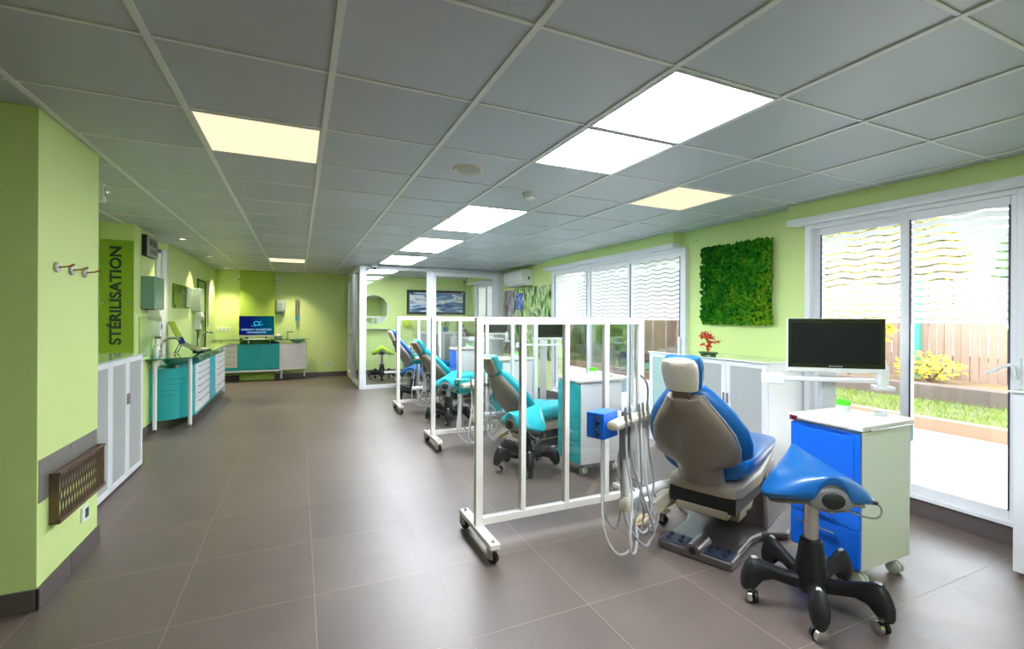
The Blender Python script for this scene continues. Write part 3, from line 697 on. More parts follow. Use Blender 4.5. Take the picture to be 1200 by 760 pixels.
MB().box(-.1, .1, -.14, .14, 0, .008).build('folder', BLACK, t); MB().box(-.09, .09, -.12, .13, .008, .02).build('sheets', PAPER, t)

# back counter
BC = thing('laboratory_counter', 'turquoise and white counter with a green glass top along the far wall', 'counter', (0, 0, 0))
by = 10.95
MB().box(-1.58, -.37, by+.02, 11.22, .24, .78).build('carcass', TEALP, BC, bevel=.003)
for z0, z1 in ((.30, .42), (.42, .55), (.55, .66), (.66, .78)):
    d = MB().box(-1.58, -1.155, by, by+.018, z0+.002, z1-.002).build('drawer', mat('cream_white_lacquer', srgb(232, 222, 210), .3, coat=.2), BC, bevel=.002)
    m = MB(); bar_handle(m, (-1.34, by, z1-.035), (-1.20, by, z1-.035), (0, -.022, 0)); m.build('handle', STEEL, d, smooth=True)
for x0, x1 in ((-1.152, -.765), (-.762, -.375)):
    d = MB().box(x0+.002, x1-.002, by, by+.018, .27, .778).build('door', TEALP, BC, bevel=.002)
    m = MB(); bar_handle(m, ((x0+x1)/2-.13, by, .745), ((x0+x1)/2+.13, by, .745), (0, -.022, 0)); m.build('handle', STEEL, d, smooth=True)
pl = [(-.37, 11.22), (-.37, by)] + [(-.37+.54*math.sin(PI/2*k/10), by-.0+.27*(1-math.cos(PI/2*k/10))) for k in range(1, 11)]
MB().prism(pl, .22, .775).build('curved_cupboard', mat('white_pink_lacquer', srgb(236, 226, 222), .3, coat=.2), BC, smooth=True)
MB().box(-1.6, -.37, by+.0, by+.05, .20, .235).build('bottom_rail', ALU, BC, bevel=.003)
for x, y in ((-.335, by+.05), (.12, by+.24), (-1.5, by+.05)): leg_part(BC, x, y, .78 if x < -1 else .86, .018)
for x in (-1.45, -.95, -.55): MB().cyl((x, by+.06, .778), (x, by+.06, .862), .012, n=10).build('standoff', CHROME, BC, smooth=True)
gp = [(-1.595, 11.225), (-1.595, by-.06), (-.2, by-.06), (.08, by+.02), (.2, by+.14), (.24, 11.225)]
MB().prism(gp, .862, .876).build('glass_worktop', mat('green_glass_worktop', (0, 0, 0, 1)), BC, bevel=.002)
basin(BC, (-.03, by+.14), .15, .765)
t = thing('tap', 'straight chrome and black tap at the right end of the far counter', 'tap', (-.22, by+.18, .876), -.3)
MB().cyl((0, 0, 0), (0, 0, .14), .014).build('post', CHROME, t, smooth=True); MB().box(-.012, .12, -.012, .012, .14, .16).build('spout', BLACK, t, bevel=.003)
t = thing('desktop_monitor', 'flat monitor showing a blue screen with a glowing logo on the far counter', 'monitor', (-.81, by+.10, .876), 0)
MB().box(-.325, .325, 0, .03, .09, .49).build('bezel', BLACKG, t, bevel=.003)
MB().box(-.325, .325, -.002, .032, .045, .092).build('chin', mat('silver_plastic', srgb(190, 190, 188), .3, .3), t, bevel=.003)
def screenmat():
    m = bpy.data.materials.new('blue_logo_screen'); m.use_nodes = True; n = m.node_tree; n.nodes.clear(); L = n.links.new
    o = n.nodes.new('ShaderNodeOutputMaterial'); e = n.nodes.new('ShaderNodeEmission'); tx = n.nodes.new('ShaderNodeTexCoord'); sx = n.nodes.new('ShaderNodeSeparateXYZ')
    L(tx.outputs['Object'], sx.inputs[0]); mr = n.nodes.new('ShaderNodeMapRange'); mr.inputs[1].default_value = -.3; mr.inputs[2].default_value = .3; L(sx.outputs['X'], mr.inputs[0])
    r = n.nodes.new('ShaderNodeValToRGB'); r.color_ramp.elements[0].color = (.004, .012, .12, 1); r.color_ramp.elements[1].color = (0, .09, .12, 1); r.color_ramp.elements[0].position = .3
    L(mr.outputs[0], r.inputs[0]); L(r.outputs[0], e.inputs[0]); e.inputs[1].default_value = .32; L(e.outputs[0], o.inputs[0]); return m
scr = MB().box(-.312, .312, -.003, .001, .10, .48).build('screen', screenmat(), t)
GLOW = emis('cyan_glow', (.05, .62, .9, 1), .32); TXT = emis('pale_blue_text', (.35, .62, .85, 1), .32)
m = MB(); m.tube([(.00+.048*math.cos(a), -.006, .335+.043*math.sin(a)) for a in [2*PI*k/24 for k in range(24)]], .0075, 6, closed=True)
m.tube(smoothpts([(.09, -.006, .385), (.055, -.006, .345), (.05, -.006, .31), (.10, -.006, .305), (.115, -.006, .33)]), .006, 6); m.tube(smoothpts([(-.10, -.006, .285), (-.03, -.006, .285), (.07, -.006, .30)]), .005, 6)
m.build('screen_logo', GLOW, scr, smooth=True)
text('SAMSONY GAUBOURG', 'screen_text', scr, TXT, .055, (0, -.006, .205), (PI/2, 0, 0), ext=.001)
text('ORTHODONTIE', 'screen_text', scr, TXT, .05, (0, -.006, .145), (PI/2, 0, 0), ext=.001)
for x in (-.2, .16): MB().box(x, x+.04, -.04, .08, 0, .05).build('foot', BLACK, t, bevel=.003)
t = thing('keyboard', 'white keyboard lying under the monitor on the far counter', 'keyboard', (-.80, by-.0, .876)); MB().box(-.21, .21, -.05, .05, 0, .014).build('body', WHITE, t, bevel=.003)
m = MB()
for i in range(3):
    for k in range(13): m.box(-.2+.031*k, -.175+.031*k, -.04+.028*i, -.018+.028*i, .014, .018)
m.build('keys', CREAM, t)
t = thing('mouse', 'small computer mouse left of the white keyboard on the far counter', 'mouse', (-1.09, by+.02, .876)); MB().ball((0, 0, .012), .03, .045, .018).build('body', BLACK, t, smooth=True); MB().box(-.003, .003, -.02, .0, .026, .032).build('wheel', GREYP, t)
t = thing('tissue_box', 'grey box with white tissue beside the monitor on the far counter', 'box', (-.40, by+.12, .876)); MB().box(-.08, .08, -.05, .05, 0, .07).build('box', mat('grey_box', srgb(120, 122, 112), .5), t, bevel=.004); MB().rings([[(-.03, 0, .07), (.03, 0, .07), (.03, .01, .07), (-.03, .01, .07)], [(-.05, -.01, .11), (.02, .02, .12), (.02, .03, .12), (-.05, 0, .11)]]).build('tissue', PAPER, t)
t = thing('figurine', 'small pale object standing at the left end of the far counter', 'ornament', (-1.22, by+.06, .876)); MB().lathe([(0, 0), (.02, 0), (.024, .02), (.012, .05), (.018, .07), (.014, .095), (0, .1)], n=14).build('body', CREAM, t, smooth=True); MB().lathe([(0, 0), (.026, 0), (.026, .006), (0, .006)], (0, 0, -.0001), n=14).build('foot', STEEL, t)
BG = mat('navy_glove_fabric', srgb(20, 60, 110), .6, var=.2)
t = thing('cloth_bundle', 'dark blue cloth bundle under the glass top of the far counter', 'cloth', (-.47, by+.09, .785)); m = MB()
for k in range(7):
    a = k*.9; m.ball((.05*math.cos(a), .02*math.sin(a), .02+.006*(k % 3)), .035, .03, .02, n=10, m=6)
m.build('bundle', BG, t, smooth=True)
t = thing('wall_sockets', 'white triple socket strip on the far wall in the left corner', 'socket', (-1.44, YB, 1.09)); MB().box(-.115, .115, -.012, 0, -.037, .037).build('plate', WHITE, t, bevel=.003)
m = MB()
for k in (-1, 0, 1): m.lathe([(.022, -.0135), (.022, -.0118), (.008, -.0118), (.008, -.0135)], (k*.074, 0, 0), axis='Y', n=16)
m.build('sockets', CREAM, t)
t = thing('wall_socket', 'white socket low on the far wall right of the counter', 'socket', (.66, YB, .29)); MB().box(-.04, .04, -.012, 0, -.04, .04).build('plate', WHITE, t, bevel=.003); MB().lathe([(0, -.0135), (.02, -.0135), (.02, -.0118), (0, -.0118)], axis='Y', n=16).build('outlet', GREYP, t)
t = thing('towel_dispenser', 'grey rounded dispenser on the far wall right of the column', 'dispenser', (-.37, YB, 1.43))
m = MB(); m.rings([[(x*.1*f_, -.0 if x*0 else q_, z) for x, q_ in ((-1, 0), (1, 0), (1, -.1*f_), (.5, -.14*f_), (-.5, -.14*f_), (-1, -.1*f_))] for z, f_ in ((0, .75), (.05, .95), (.22, 1.0), (.29, .95))])
m.build('housing', GRS, t, bevel=.008); MB().box(-.06, .06, -.10, -.02, -.012, 0).build('outlet', BLACK, t)
t = thing('cup_dispenser', 'slim grey tube dispenser with a blue end on the far wall', 'dispenser', (-.03, YB-.05, 1.26))
MB().cyl((0, 0, .10), (0, 0, .48), .038, n=20).build('tube', STEEL, t, smooth=True); MB().cyl((0, 0, 0), (0, 0, .10), .032, .04, n=20).build('cup', mat('blue_cup', srgb(70, 160, 220), .4), t, smooth=True); MB().box(-.02, .02, 0.01, .05, .2, .4).build('bracket', STEEL, t)

# ------------------------------------------------------------------ PARTITION SCREENS
def caster(t, x, y, zt, r=.035, rz=0.0, mt=BLACK):
    M_ = Matrix.Translation((x, y, 0)) @ Matrix.Rotation(rz, 4, 'Z')
    f = MB(); f.box(-.022, -.016, -.012, .03, r*.8, zt-.004, M_); f.box(.016, .022, -.012, .03, r*.8, zt-.004, M_); f.box(-.024, .024, -.028, .03, zt-.010, zt, M_)
    c = f.build('caster', STEEL, t, bevel=.002)
    w = MB(); cc = M_ @ Vector((0, 0, r)); ax = M_.to_3x3() @ Vector((1, 0, 0)); w.tube([cc-ax*.013, cc-ax*.011, cc+ax*.011, cc+ax*.013], r, 20, rs=[r*.85, r, r, r*.85]); w.build('wheel', mt, c, smooth=True)
    MB().cyl(cc-ax*.024, cc+ax*.024, .006, n=10).build('axle', CHROME, c)
def screen(loc, rz, L_, lb):
    t = thing('partition_screen', lb, 'partition screen', loc, rz, 'white framed partition screens between the dental chairs')
    H_ = 1.372; zb = .118
    for i in range(5):
        x = L_*i/4; w = .045 if i in (0, 4) else .034
        x0 = x if i == 0 else (x-w if i == 4 else x-w/2)
        MB().box(x0, x0+w, -.02, .02, zb if i in (0, 4) else zb+.045, H_ if i in (0, 4) else H_-.045).build('post', POST, t, bevel=.002)
    MB().box(.045, L_-.045, -.02, .02, H_-.045, H_).build('top_rail', POST, t, bevel=.002)
    MB().box(.045, L_-.045, -.02, .02, zb, zb+.045).build('bottom_rail', POST, t, bevel=.002)
    for i in range(4):
        a = L_*i/4 + (.045 if i == 0 else .017); b = L_*(i+1)/4 - (.045 if i == 3 else .017)
        MB().box(a, b, -.002, .002, zb+.045, H_-.045).build('panel', CLEARP, t)
    for x in (.0225, L_-.0225):
        f = MB().box(x-.03, x+.03, -.27, .27, .088, .116).build('foot', POST, t, bevel=.002)
        for y in (-.235, .235):
            MB().lathe([(0, .116), (.011, .116), (.009, .124), (.004, .124), (.004, .134), (0, .134)], (x, y, 0), n=8).build('bolt', CHROME, f)
            caster(t, x, y, .088, .033, .5)
    return t
screen((.975, 2.62, 0), 0, 1.27, 'white framed clear partition screen nearest the camera')
screen((1.285, 4.80, 0), 0, 1.27, 'middle white framed clear partition screen')
screen((1.30, 6.76, 0), 0, 1.27, 'rearmost white framed clear partition screen before the glass room')

# ------------------------------------------------------------------ DENTAL CHAIRS
def pad(prof, mt, name, parent, M_, back, front, wrap=0.0, e=.6, n=26, bevel=0):
    """prof: list of (s, halfwidth, tscale); lofted along local z(s), y width, x thickness between back and front"""
    rings = []
    mid = (back+front)/2; th = (front-back)/2
    for s_, w, k in prof:
        rings.append([M_ @ Vector((mid + q*1.0, y, s_)) for y, q in sup(w, th*k, n, e, wrap)])
    return MB().rings(rings).build(name, mt, parent, smooth=True)
PANM = mat('warm_grey_pan_plastic', srgb(170, 158, 142), .35, var=.02)
def dental_chair(loc, rz, vinyl, lb, rec=26, drop=0.0, rear=0.0):
    t = thing('dental_chair', lb, 'dental chair', loc, rz, 'reclining dental chairs in the row of treatment bays')
    hz = .375-drop; hx = .02+rear
    # floor base
    bp = [(-.02, -.205), (.10, -.20), (.32, -.20), (.42, -.23), (.54, -.35), (.86, -.35), (.97, -.27), (1.02, 0), (.97, .27), (.86, .35), (.54, .35), (.42, .23), (.32, .20), (.10, .20), (-.02, .205)]
    MB().prism(bp, .0, .045).build('base_plate', BASEM, t, bevel=.018, seg=4)
    # pedal block
    m = MB(); pr = [(-.235, 0), (.235, 0)]
    pb = [(-.09, -.21), (-.10, -.18), (-.10, .18), (-.09, .21), (.06, .21), (.06, -.21)]
    pdl = MB().prism(pb, .0, .05).build('pedal_block', BASEM, t, bevel=.012, seg=3)
    m = MB(); m.rings([[(.06*(1 if k else 1)*0+x, .045*math.cos(a), .045+.04*math.sin(a)) for a in [PI*j/8 for j in range(9)]] for k, x in ((0, -.10), (1, -.06), (1, .08))])
    m.build('pedal_hump', BASEM, pdl, smooth=True)
    MB().cyl((-.103, 0, .05), (-.099, 0, .05), .020, n=16).build('pedal_hole', BLACK, pdl)
    for sy in (-1, 1):
        MB().box(-.088, .045, min(sy*.055, sy*.195), max(sy*.055, sy*.195), .05, .056).build('pedal_pad', PEDAL, pdl, bevel=.004)
        for px, py in ((-.05, .085), (-.05, .16), (.015, .10), (.015, .165)):
            MB().lathe([(0, .056), (.013, .056), (.014, .062), (.009, .070), (0, .071)], (px, sy*py, 0), n=14).build('foot_button', BLACK, pdl, smooth=True)
    # column fin and lift
    m = MB(); m.rings([[(.50, -.24, .04), (1.0, -.24, .04), (1.0, .24, .04), (.50, .24, .04)],
                       [(.64, -.20, .18), (.99, -.20, .18), (.99, .20, .18), (.64, .20, .18)],
                       [(.78, -.16, .41-drop), (.97, -.16, .41-drop), (.97, .16, .41-drop), (.78, .16, .41-drop)]])
    m.build('column', BASEM, t, bevel=.02, seg=3, smooth=True)
    Mz = Matrix.Translation((0, 0, -drop))
    m = MB(); m.rings([[(.34, -.12, .10+drop), (.50, -.12, .10+drop), (.50, .12, .10+drop), (.34, .12, .10+drop)], [(.44, -.12, .335), (.62, -.12, .335), (.62, .12, .335), (.44, .12, .335)]])
    for v in range(len(m.v)): m.v[v] = tuple(Mz @ Vector(m.v[v]))
    m.build('lift_arm', PANM, t, bevel=.012)
    m = MB(); m.rings([[(.54, -.125, .12+drop), (.68, -.125, .12+drop), (.68, .125, .12+drop), (.54, .125, .12+drop)], [(.64, -.125, .34), (.78, -.125, .34), (.78, .125, .34), (.64, .125, .34)]])
    for v in range(len(m.v)): m.v[v] = tuple(Mz @ Vector(m.v[v]))
    m.build('lift_cover', CREAM, t, bevel=.012)
    MB().box(.035, .55, -.19, .19, .255, .35, Mz).build('actuator_box', BLACK, t, bevel=.006)
    MB().box(.02, .40, -.15, .15, .222, .268, Mz).build('actuator_cover', PANM, t, bevel=.012, seg=3)
    # seat pan and seat
    pan = []
    for x, w, z0, z1 in ((.02, .14, .37, .41), (.04, .19, .335, .415), (.10, .21, .325, .425), (.45, .22, .325, .43), (.62, .205, .36, .44), (.95, .17, .41, .455), (1.06, .14, .43, .46)):
        pan.append([Mz @ Vector((x, y, (z0+z1)/2 + q)) for y, q in sup(w, (z1-z0)/2, 24, .45)])
    MB().rings(pan).build('seat_pan', PANM, t, smooth=True)
    st = []
    for x, w, z0, z1, wr in ((.065, .20, .44, .52, .03), (.075, .245, .42, .545, .05), (.12, .262, .41, .56, .055), (.25, .265, .41, .56, .06), (.42, .25, .42, .555, .05), (.56, .225, .43, .55, .03),
                             (.66, .215, .445, .55, .012), (.85, .20, .455, .545, .01), (1.0, .17, .46, .53, .0), (1.055, .13, .465, .52, .0), (1.07, .06, .48, .505, .0)):
        st.append([Mz @ Vector((x, y, (z0+z1)/2 + q)) for y, q in sup(w, (z1-z0)/2, 30, .55, wr)])
    MB().rings(st).build('seat', vinyl, t, smooth=True)
    MB().rings([[Mz @ Vector((x, y, z + q)) for y, q in sup(w, .012, 20, .6)] for x, w, z in ((1.0, .15, .462), (1.09, .12, .455), (1.15, .08, .448), (1.17, .03, .446))]).build('foot_plate', mat('grey_translucent_plastic', srgb(176, 182, 188), .25, coat=.4), t, smooth=True)
    # backrest
    MB_ = Matrix.Translation((hx, 0, hz)) @ Matrix.Rotation(math.radians(-rec), 4, 'Y')
    cush = [(.11, .09, .5), (.12, .11, .85), (.15, .13, 1), (.17, .17, 1), (.19, .245, 1), (.22, .285, 1), (.30, .295, 1), (.39, .28, 1), (.48, .235, 1), (.55, .18, .95), (.61, .13, .85), (.645, .095, .6), (.655, .05, .3)]
    pad(cush, vinyl, 'backrest', t, MB_, .012, .085, wrap=.055)
    shell = [(.04, .11, .4), (.05, .125, .9), (.13, .125, 1), (.165, .14, 1), (.19, .20, 1), (.22, .232, 1), (.30, .242, 1), (.39, .226, 1), (.48, .18, 1), (.55, .135, 1), (.62, .098, .9), (.635, .07, .4)]
    sh = pad(shell, BEIGE, 'back_shell', t, MB_, -.035, .014, wrap=.045)
    rim = []
    for sg in (1, -1):
        for s_, w, k in (shell[1:-1] if sg == 1 else list(reversed(shell[1:-1]))): rim.append(MB_ @ Vector((.002+.045, sg*(w+.002), s_)))
    MB().tube(rim, .0045, 6, closed=True).build('piping', mat('silver_piping', srgb(190, 192, 194), .3, .3), sh, smooth=True)
    MB().rings([[MB_ @ Vector((x, y, z)) for x, y in ((-.012, -w), (.02, -w), (.02, w), (-.012, w))] for z, w in ((.60, .05), (.672, .045))]).build('neck_bracket', mat('brown_grey_bracket', srgb(104, 90, 80), .4, .3), t, bevel=.004)
    MH = MB_ @ Matrix.Translation((.01, 0, .665)) @ Matrix.Rotation(math.radians(8), 4, 'Y')
    hs = [(0, .065, .5), (.008, .085, .9), (.05, .094, 1), (.11, .100, 1), (.15, .098, 1), (.175, .085, .85), (.183, .05, .5)]
    hr = pad([(s_, w+.006, k) for s_, w, k in hs], vinyl, 'headrest', t, MH, .012, .075, wrap=.02, e=.5)
    pad(hs, CREAM if vinyl is BLUEV else BEIGE, 'headrest_shell', hr, MH, -.028, .014, wrap=.015, e=.5)
    # delivery arm
    MB().rings([[(x, .20, z-.04), (x, .245, z-.04), (x, .245, z+.04), (x, .20, z+.04)] for x, z in ((-.16, .245), (.30, .275))]).build('arm_beam', CREAM, t, bevel=.006)
    MB().tube([(-.41, .24, .36), (-.30, .24, .36), (.02, .235, .335), (.12, .20, .33)], .026, 14).build('arm_tube', WHITE, t, smooth=True)
    MB().tube(smoothpts([(.25, .14, .27), (.05, .30, .12), (-.02, .36, .06), (.03, .42, .04), (.12, .36, .08), (.06, .30, .10), (.0, .40, .03), (.2, .46, .02)], 6), .014, 8).build('coiled_cable', mat('cream_cable', srgb(214, 190, 150), .5), t, smooth=True)
    return t
# ------------------------------------------------------------------ DELIVERY UNITS (instrument holders with hoses)
def delivery_unit(loc, rz, box, lb, drop=0.0, seed=0, nh=5):
    """origin on the floor below the upright; the bar runs along local +x"""
    t = thing('instrument_unit', lb, 'dental instrument unit', loc, rz, 'instrument units with hanging hoses')
    q = random.Random(seed); Z = .80-drop
    MB().cyl((0, 0, .34), (0, 0, Z-.16), .021, n=16).build('upright', WHITE, t, smooth=True)
    MB().lathe([(0, .30), (.03, .31), (.036, .33), (.036, .37), (.022, .39), (0, .39)], n=18).build('elbow_joint', CREAM, t, smooth=True)
    MB().box(-.028, .028, -.02, .03, Z-.20, Z-.03).build('neck', mat('pewter_grey', srgb(136, 138, 140), .35, .3), t, bevel=.008)
    MB().rings([[(x, y, Z+q_) for y, q_ in sup(w, h_, 18, .8)] for x, w, h_ in ((-.155, .018, .012), (-.15, .032, .024), (-.06, .036, .030), (.15, .032, .028), (.235, .028, .024), (.245, .012, .01))]).build('holder_bar', CREAM, t, smooth=True)
    b = MB().box(-.15, .0, .05, .16, Z-.085, Z+.055).build('control_box', box, t, bevel=.004)
    MB().box(.0, .06, .06, .15, Z-.04, Z+.04).build('box_bracket', WHITE, t, bevel=.004)
    for k in range(4):
        z = Z+.03-.030*k
        MB().lathe([(0, -.012), (.009, -.012), (.010, 0), (0, 0)], (-.15, .085, z), axis='X', n=14).build('knob', BLACK if k % 2 else CHROME, b, smooth=True)
    for k in range(nh):
        x = (-.06, -.01, .095, .145, .20)[k]; y = -.028
        tall = k == nh-1
        zt = Z+.03
        hp = MB()
        hp.tube([(x, y-.004, Z-.055), (x, y-.004, Z-.01), (x, y, zt), (x-.002, y, zt+.045), (x-.002, y, zt+.06)], .01, 10, rs=[.008, .011, .011, .007, .006])
        i_ = hp.build('handpiece', STEEL, t, smooth=True)
        if tall: MB().tube(smoothpts([(x, y, zt+.05), (x+.004, y, zt+.13), (x-.03, y, zt+.185), (x-.085, y, zt+.215)], 5), .006, 8).build('curved_tip', STEEL, i_, smooth=True)
        MB().lathe([(.012, -.012), (.017, -.012), (.017, .012), (.012, .012), (.012, -.012)], (x, y, Z-.004), n=14).build('holder_ring', GREYP, t, smooth=True)
        zb = q.uniform(.10, .17); spread = q.uniform(.05, .11); xe = -.02+.012*k; ym = q.uniform(-.05, .05)
        xm = x + q.uniform(-.02, .05)
        dirn = 1 if k % 2 else -1
        pts = [(x, y-.004, Z-.05), (x+.004, y-.01, Z-.20), (xm+dirn*.01, y-.03+ym*.3, .42), (xm+dirn*spread, y-.05+ym, .22), (xm+dirn*spread*.6, y-.04+ym, zb+.02), (xm-dirn*spread*.2, y-.03+ym, zb), (xm-dirn*spread*1.0, y-.01+ym*.5, zb+.06), (xm-dirn*spread*1.1, y+.02, .30), (xe, .03, Z-.28), (xe*.5, .035, Z-.17)]
        MB().tube(smoothpts(pts, 6), .0065, 8).build('hose', HOSEL if k in (0, 3) else HOSE, t, smooth=True)
    MB().tube(smoothpts([(-.12, .08, Z-.085), (-.15, .06, .45), (-.19, .02, .25), (-.12, -.02, .12), (0, -.03, .11), (.03, 0, .20), (.01, .02, .34)], 6), .007, 8).build('supply_hose', HOSEL, t, smooth=True)
    MB().tube(smoothpts([(-.08, .10, Z-.085), (-.09, .10, .50), (-.11, .06, .30), (-.05, .03, .22), (-.01, .02, .33)], 6), .006, 8).build('supply_hose', HOSE, t, smooth=True)
    return t
def put(cx, cy, rz, lx, ly):
    c, s_ = math.cos(rz), math.sin(rz); return (cx+c*lx-s_*ly, cy+s_*lx+c*ly, 0)
UOFF = [(-.43, .24), (-.40, .22), (-.22, .22), (-.02, .22)]
CH = [((2.145, 2.01, 0), math.radians(23), BLUEV, BLUEP, 26, 0.0, 'blue reclining dental chair nearest the camera, seen from behind', 'blue instrument unit with hanging grey hoses beside the nearest chair'),
      ((2.08, 4.30, 0), math.radians(12), TEALV, TEALP, 34, .12, 'turquoise dental chair behind the nearest partition screen', 'turquoise instrument unit just left of the nearest partition post'),
      ((1.91, 6.33, 0), math.radians(10), TEALV, TEALP, 40, .02, 'turquoise dental chair behind the middle partition screen', 'turquoise instrument unit seen just left of the middle partition screen post'),
      ((1.86, 8.35, 0), math.radians(8), BLUEV, BLUEP, 32, .0, 'blue dental chair farthest away, next to the glass room', 'blue instrument unit farthest away, in front of the glass room')]
for k, (loc, rz, v, bx_, rec, dr_, lb, lb2) in enumerate(CH):
    dental_chair(loc, rz, v, lb, rec, dr_)
    delivery_unit(put(loc[0], loc[1], rz, *UOFF[k]), rz, bx_, lb2, dr_, seed=k+3)

# ------------------------------------------------------------------ SADDLE STOOLS
def saddle_stool(loc, rz, vinyl, lb, seat_z=.62, legrot=0.0):
    """local +x is the rear of the saddle"""
    t = thing('saddle_stool', lb, 'stool', loc, rz, 'saddle stools on black five-star bases')
    sz = seat_z
    def surf(u, v):      # u -1..1 front->rear, v -1..1 across
        w = .085+.155*math.sin(PI/2*max(0, min(1, (u+1)/1.25)))
        w *= max(.30, (1-min(1, abs(u))**2.6)**.5)
        x = u*.205; y = v*w
        z = sz + .035 + .05*max(0, -u)**1.6 + .012*max(0, u)**2.2 - (.14-.05*max(0, u)**1.3)*abs(v)**(2.3+.9*max(0, -u))
        return Vector((x, y, z))
    nu, nv = 20, 18
    top = [[surf(-1+2*i/nu, -1+2*j/nv) for j in range(nv+1)] for i in range(nu+1)]
    m = MB(); vs = []; fs = []
    for i in range(nu+1):
        for j in range(nv+1): vs.append(top[i][j])
    o = len(vs)
    for i in range(nu+1):
        for j in range(nv+1):
            u = -1+2*i/nu; v = -1+2*j/nv; p = top[i][j]; k = (1-.10*abs(v)**3)
            vs.append(Vector((p.x*.97, p.y*k, p.z-.048*(1-.40*abs(v)**3))))
    W_ = nv+1
    for i in range(nu):
        for j in range(nv):
            a = i*W_+j; fs.append((a, a+1, a+W_+1, a+W_)); fs.append((o+a, o+a+W_, o+a+W_+1, o+a+1))
    for i in range(nu):
        a = i*W_; fs.append((a, a+W_, o+a+W_, o+a)); a = i*W_+nv; fs.append((a, o+a, o+a+W_, a+W_))
    for j in range(nv):
        fs.append((j, o+j, o+j+1, j+1)); a = nu*W_+j; fs.append((a, a+1, o+a+1, o+a))
    m.add(vs, fs); seat = m.build('seat', vinyl, t, smooth=True, sub=1)
    # grey under-pan following the saddle
    vs = []; fs = []
    for i in range(nu+1):
        for j in range(nv+1):
            p = top[i][j]; v = -1+2*j/nv; vs.append(Vector((p.x*.95, p.y*.93*(1-.10*abs(v)**3), p.z-.040*(1-.3*abs(v)**3)-.004)))
    for i in range(nu+1):
        for j in range(nv+1):
            p = top[i][j]; v = -1+2*j/nv; u = -1+2*i/nu; b_ = (1-abs(v)**2)*(1-abs(u)**6)
            vs.append(Vector((p.x*.95, p.y*.80, p.z-.045-.065*b_)))
    for i in range(nu):
        for j in range(nv):
            a = i*W_+j; fs.append((a, a+1, a+W_+1, a+W_)); fs.append((o+a, o+a+W_, o+a+W_+1, o+a+1))
    for i in range(nu):
        a = i*W_; fs.append((a, a+W_, o+a+W_, o+a)); a = i*W_+nv; fs.append((a, o+a, o+a+W_, a+W_))
    for j in range(nv):
        fs.append((j, o+j, o+j+1, j+1)); a = nu*W_+j; fs.append((a, a+1, o+a+1, o+a))
    MB().add(vs, fs).build('seat_pan', GREYP, t, smooth=True, sub=1)
    mc = MB().rings([[(x, y, sz-.062+q_) for y, q_ in sup(w, h_, 22, .7)] for x, w, h_ in ((-.08, .03, .02), (-.06, .055, .04), (.0, .08, .055), (.12, .09, .062), (.185, .085, .056), (.20, .06, .04))]).build('mechanism_housing', mat('pale_grey_plastic', srgb(128, 128, 128), .38, var=.02), t, smooth=True)
    MB().rings([[(x, y, sz-.062+q_) for y, q_ in sup(w, h_, 26, 1.0)] for x, w, h_ in ((.190, .046, .036), (.205, .046, .036), (.209, .040, .030))]).build('housing_cap', BLACK, mc, smooth=True)
    lv = [(.05, .05, sz-.09), (.07, .12, sz-.145), (.07, .22, sz-.175), (.055, .265, sz-.16), (.04, .265, sz-.125), (.03, .21, sz-.12), (.04, .13, sz-.115)]
    MB().tube(smoothpts(lv, 5), .0045, 8).build('height_lever', STEEL, t, smooth=True)
    MB().tube([(.03, .17, sz-.116), (.028, .22, sz-.114), (.036, .262, sz-.118)], .011, 10, rs=[.006, .011, .008]).build('lever_grip', BLACK, t, smooth=True)
    MB().cyl((0, 0, .30), (0, 0, sz-.09), .031, n=22).build('gas_lift', CHROME, t, smooth=True)
    MB().lathe([(0, .085), (.052, .085), (.072, .11), (.068, .17), (.055, .26), (.046, .325), (.040, .33), (0, .33)], n=24).build('column_sleeve', BLACK, t, smooth=True)
    for k in range(5):
        a = legrot + 2*PI*k/5; M_ = Matrix.Rotation(a, 4, 'Z'); R_ = .275
        rr = []
        for x, z, w, h_ in ((.03, .125, .036, .042), (.10, .135, .028, .034), (.17, .155, .026, .036), (.215, .158, .030, .050), (.245, .147, .037, .074), (.268, .138, .041, .082), (.288, .124, .037, .068), (.303, .108, .027, .046), (.311, .102, .011, .024)):
            rr.append([M_ @ Vector((x, y, z+q_)) for y, q_ in sup(w, h_, 16, 1.0)])
        lg = MB().rings(rr).build('leg', BLACK, t, smooth=True)
        MB().rings([[M_ @ Vector((x, y, z+q_)) for y, q_ in sup(w, h_, 12, .9)] for x, z, w, h_ in ((.236, .212, .006, .005), (.246, .216, .010, .008), (.262, .215, .011, .009), (.276, .200, .008, .006))]).build('toe_cap', mat('pale_toe_cap', srgb(190, 190, 190), .4), lg, smooth=True)
        cc = M_ @ Vector((R_-.015, 0, .029)); wa = Matrix.Rotation(a+.9+.7*k, 3, 'Z') @ Vector((1, 0, 0))
        c = MB().tube([cc-wa*.024, cc-wa*.023, cc-wa*.006], .03, 18, rs=[.02, .029, .029]).build('caster', CHROME, t, smooth=True)
        MB().tube([cc+wa*.006, cc+wa*.023, cc+wa*.024], .03, 18, rs=[.029, .029, .02]).build('wheel', BLACK, c, smooth=True)
        MB().cyl((cc.x, cc.y, .03), (cc.x, cc.y, .075), .009, n=10).build('caster_stem', STEEL, c)
    return t
saddle_stool((2.235, 1.42, 0), math.radians(-124), BLUEV, 'blue saddle stool in the foreground, right of the nearest chair', .645, legrot=.96)
saddle_stool((1.89, 3.77, 0), math.radians(-160), TEALV, 'turquoise saddle stool behind the nearest partition screen', .49, legrot=.9)
saddle_stool((1.80, 5.84, 0), math.radians(-120), TEALV, 'turquoise saddle stool behind the middle partition screen', .55, legrot=.2)
saddle_stool((1.76, 7.72, 0), math.radians(-120), BLUEV, 'saddle stool with black base behind the rearmost partition screen', .50, legrot=.6)
